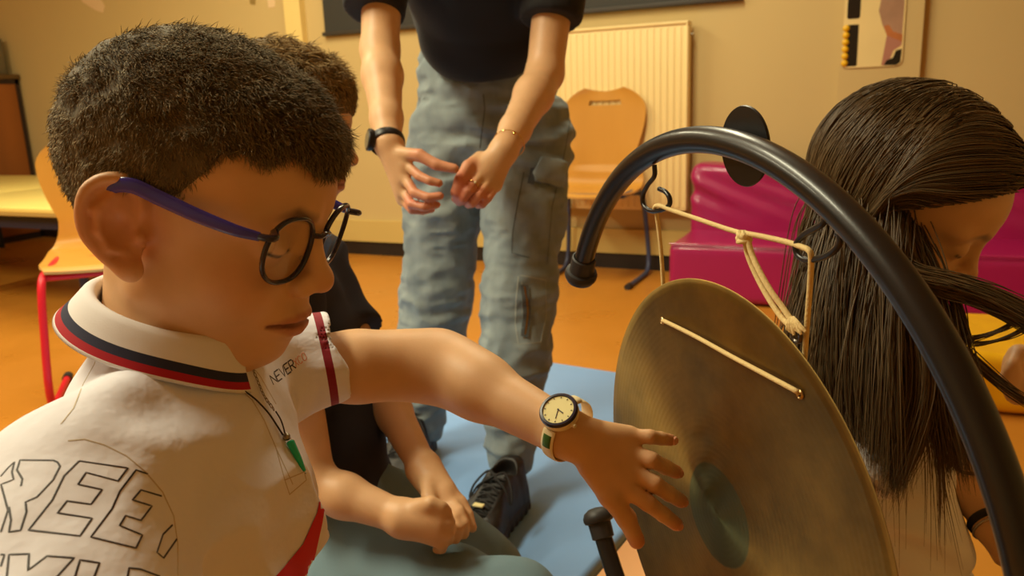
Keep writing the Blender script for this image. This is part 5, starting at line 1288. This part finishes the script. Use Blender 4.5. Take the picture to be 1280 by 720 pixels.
# strands blown forward across the face
def bundle(keys, cnt, spread, seed):
    r = np.random.default_rng(seed); base = np.array(bez([P(*k_) for k_ in keys], 6)); m_ = len(base); o = []
    for _ in range(cnt):
        a, b_ = r.normal(size=3)*spread, r.normal(size=3)*spread*1.3; t = np.linspace(0, 1, m_)[:, None]; o.append(base+a*(1-t)+b_*t+np.sin(t*5+r.random()*6)*r.normal(size=3)*spread*.4)
    return np.array(o)
for keys, cnt, sp, sd in (([(1120, 325, .84), (1150, 342, .82), (1190, 352, .81), (1235, 368, .80), (1295, 398, .79), (1330, 412, .79)], 240, .0042, 1),
                          ([(1140, 345, .84), (1175, 362, .82), (1215, 374, .81), (1255, 390, .80), (1300, 415, .79)], 110, .0040, 2),
                          ([(1290, 385, .79), (1272, 400, .80), (1250, 412, .81), (1225, 421, .82), (1205, 424, .82)], 26, .0016, 3),
                          ([(1295, 398, .79), (1275, 414, .80), (1250, 425, .81), (1225, 430, .82), (1205, 429, .82)], 16, .0014, 4),
                          ([(1150, 350, .84), (1165, 400, .83), (1195, 430, .83), (1230, 462, .83), (1262, 488, .82), (1300, 512, .82)], 60, .0026, 5),
                          ([(1185, 355, .83), (1198, 385, .83), (1204, 415, .83), (1206, 445, .83)], 26, .0028, 6),
                          ([(1098, 215, .905), (1112, 262, .865), (1112, 330, .835), (1108, 410, .82), (1106, 500, .81), (1104, 596, .81)], 420, .0085, 11),
                          ([(1105, 220, .905), (1122, 270, .868), (1130, 330, .84), (1142, 410, .82), (1146, 500, .81), (1112, 612, .81)], 300, .0065, 12),
                          ([(1085, 215, .905), (1094, 262, .870), (1088, 330, .845), (1078, 410, .835), (1076, 500, .83), (1088, 590, .83)], 420, .0095, 13),
                          ([(1068, 215, .910), (1070, 262, .880), (1058, 330, .86), (1048, 410, .85), (1046, 500, .85), (1060, 580, .85)], 420, .0100, 14),
                          ([(1106, 225, .905), (1128, 280, .868), (1150, 340, .845), (1168, 420, .83), (1180, 500, .82), (1196, 584, .82)], 420, .0080, 15),
                          ([(1108, 228, .905), (1132, 284, .870), (1158, 340, .85), (1184, 420, .835), (1200, 500, .83), (1214, 580, .83)], 300, .0070, 16),
                          ([(1050, 220, .920), (1045, 262, .898), (1028, 330, .89), (1012, 400, .89), (1000, 470, .89), (1000, 560, .89)], 300, .0100, 17),
                          ([(1104, 225, .905), (1122, 290, .866), (1140, 380, .83), (1160, 450, .82), (1152, 540, .815), (1122, 604, .815)], 120, .0036, 18),
                          ([(1150, 520, .85), (1180, 565, .84), (1200, 588, .84), (1226, 594, .84)], 8, .0014, 7)):
    b3 = bundle(keys, cnt, sp, sd); geo.append(long_strands(b3, .0007, g_col*(.5+.6*RNG.random((cnt, 1)))))
def capf(q): return smax(skull(q)-.0015, np.interp(q[:, 0], [-.11, -.04, -.01, .02, .05, .075, .09, .12], [-.03, -.02, .014, .034, .060, .082, .096, .12])-q[:, 2], .003)
V_, Q_ = sdfmesh(capf, (-.14, -.1, -.1), (.12, .1, .16), .003)
geo.append((V_@RC3.T+C3, Q_, g_col*.6))
gh = merged('hair', geo, hair3, girl); gh['label'] = 'long brown hair hanging down, one lock blown forward'
stool = np.array([hip3[0], hip3[1], 0]); bench(hip3-F3*.02, .30, .36, hip3[2]-.085, -20, 'low wooden bench under the long-haired girl, below the frame')
# bare arm of a child beyond the right edge
other = thing('person', 'person mostly beyond the right edge, only a bare forearm in front of the yellow cushion', 'person', np.array([*P(1420, 700, 1.05)[:2], 0]))
C4 = P(1480, 130, 1.15); R4 = rotm(170, 15, 0); N4 = P(1480, 280, 1.17); hip4 = P(1480, 700, 1.20)
def bodyE(p):
    d = near(p, C4, .2, lambda t: head_sdf((t-C4.astype(np.float32))@R4.astype(np.float32)), .03)
    d = smin(d, chain(p, [C4, N4, hip4], [.045, .05, .08], .02), .03); sh = N4+P(1380, 330, 1.12)-P(1440, 300, 1.12); e = P(1350, 500, 1.08); w_ = P(1292, 455, 1.02)
    d = smin(d, chain(p, [N4, sh, e, w_], [.04, .034, .030, .022], .02), .02)
    ms_ = px3([(1275, 440, 1.0), (1270, 448, 1.0), (1267, 457, 1.0), (1266, 466, 1.0)]); fs = [px3([(x, y, 1.0), (x-10, y+16, .985), (x-4, y+30, .985), (x+6, y+36, 1.0)]) for x, y in ((1275, 440), (1270, 448), (1267, 457), (1266, 466))]
    return smin(d, near(p, P(1270, 460, 1.0), .1, lambda q: hand_sdf(q, w_, ms_, fs, px3([(1285, 465, 1.0), (1280, 485, .99), (1274, 500, .985)]), .008, .0145, .012, .009)), .008)
body('body', bodyE, *bb([C4+ZZ*.14, C4-.1*ax3, C4, P(1380, 330, 1.12), P(1350, 500, 1.08), P(1260, 455, 1.0), hip4, P(1560, 400, 1.2)], .1), .005, other)
gm4 = mat('grey_tee', (120, 116, 110), .85)
def tee4(p): return smin(chain(p, [N4-ZZ*.12, hip4], [.10, .12]), chain(p, [N4-ZZ*.04, N4+P(1380, 330, 1.12)-P(1440, 300, 1.12)], [.06, .05]), .04)-.003*vnoise(p, 18)
cloth('t_shirt', tee4, *bb([N4, hip4, P(1380, 330, 1.12)], .18), .008, gm4, other, 1)
def trs4(p):
    fr_ = HV([-1, -.2, 0]); lt_ = np.cross(ZZ, fr_); d = ell(p, hip4, (.13, .13, .09))
    for s in (-1, 1): k_ = hip4+fr_*.18+lt_*s*.09-ZZ*(hip4[2]-.07); d = smin(d, chain(p, [hip4+lt_*s*.05, np.array([*(hip4+fr_*.12+lt_*s*.08)[:2], .16]), np.array([*(hip4-fr_*.15+lt_*s*.08)[:2], .055])], [.08, .065, .045], .02), .03)
    return d
cloth('trousers', trs4, *bb([hip4, hip4*np.array([1, 1, 0])], .35), .01, pants_m, other, 1)
V_, Q_ = sdfmesh(lambda q: smax(ell(q, (-.012, 0, .052), (.106, .082, .09)), .03-q[:, 2]*1.0+q[:, 0]*.5-.0, .01), (-.14, -.1, -.1), (.12, .1, .16), .006); link('hair', npmesh('hair', V_@R4.T+C4, Q_), hair2m, other)
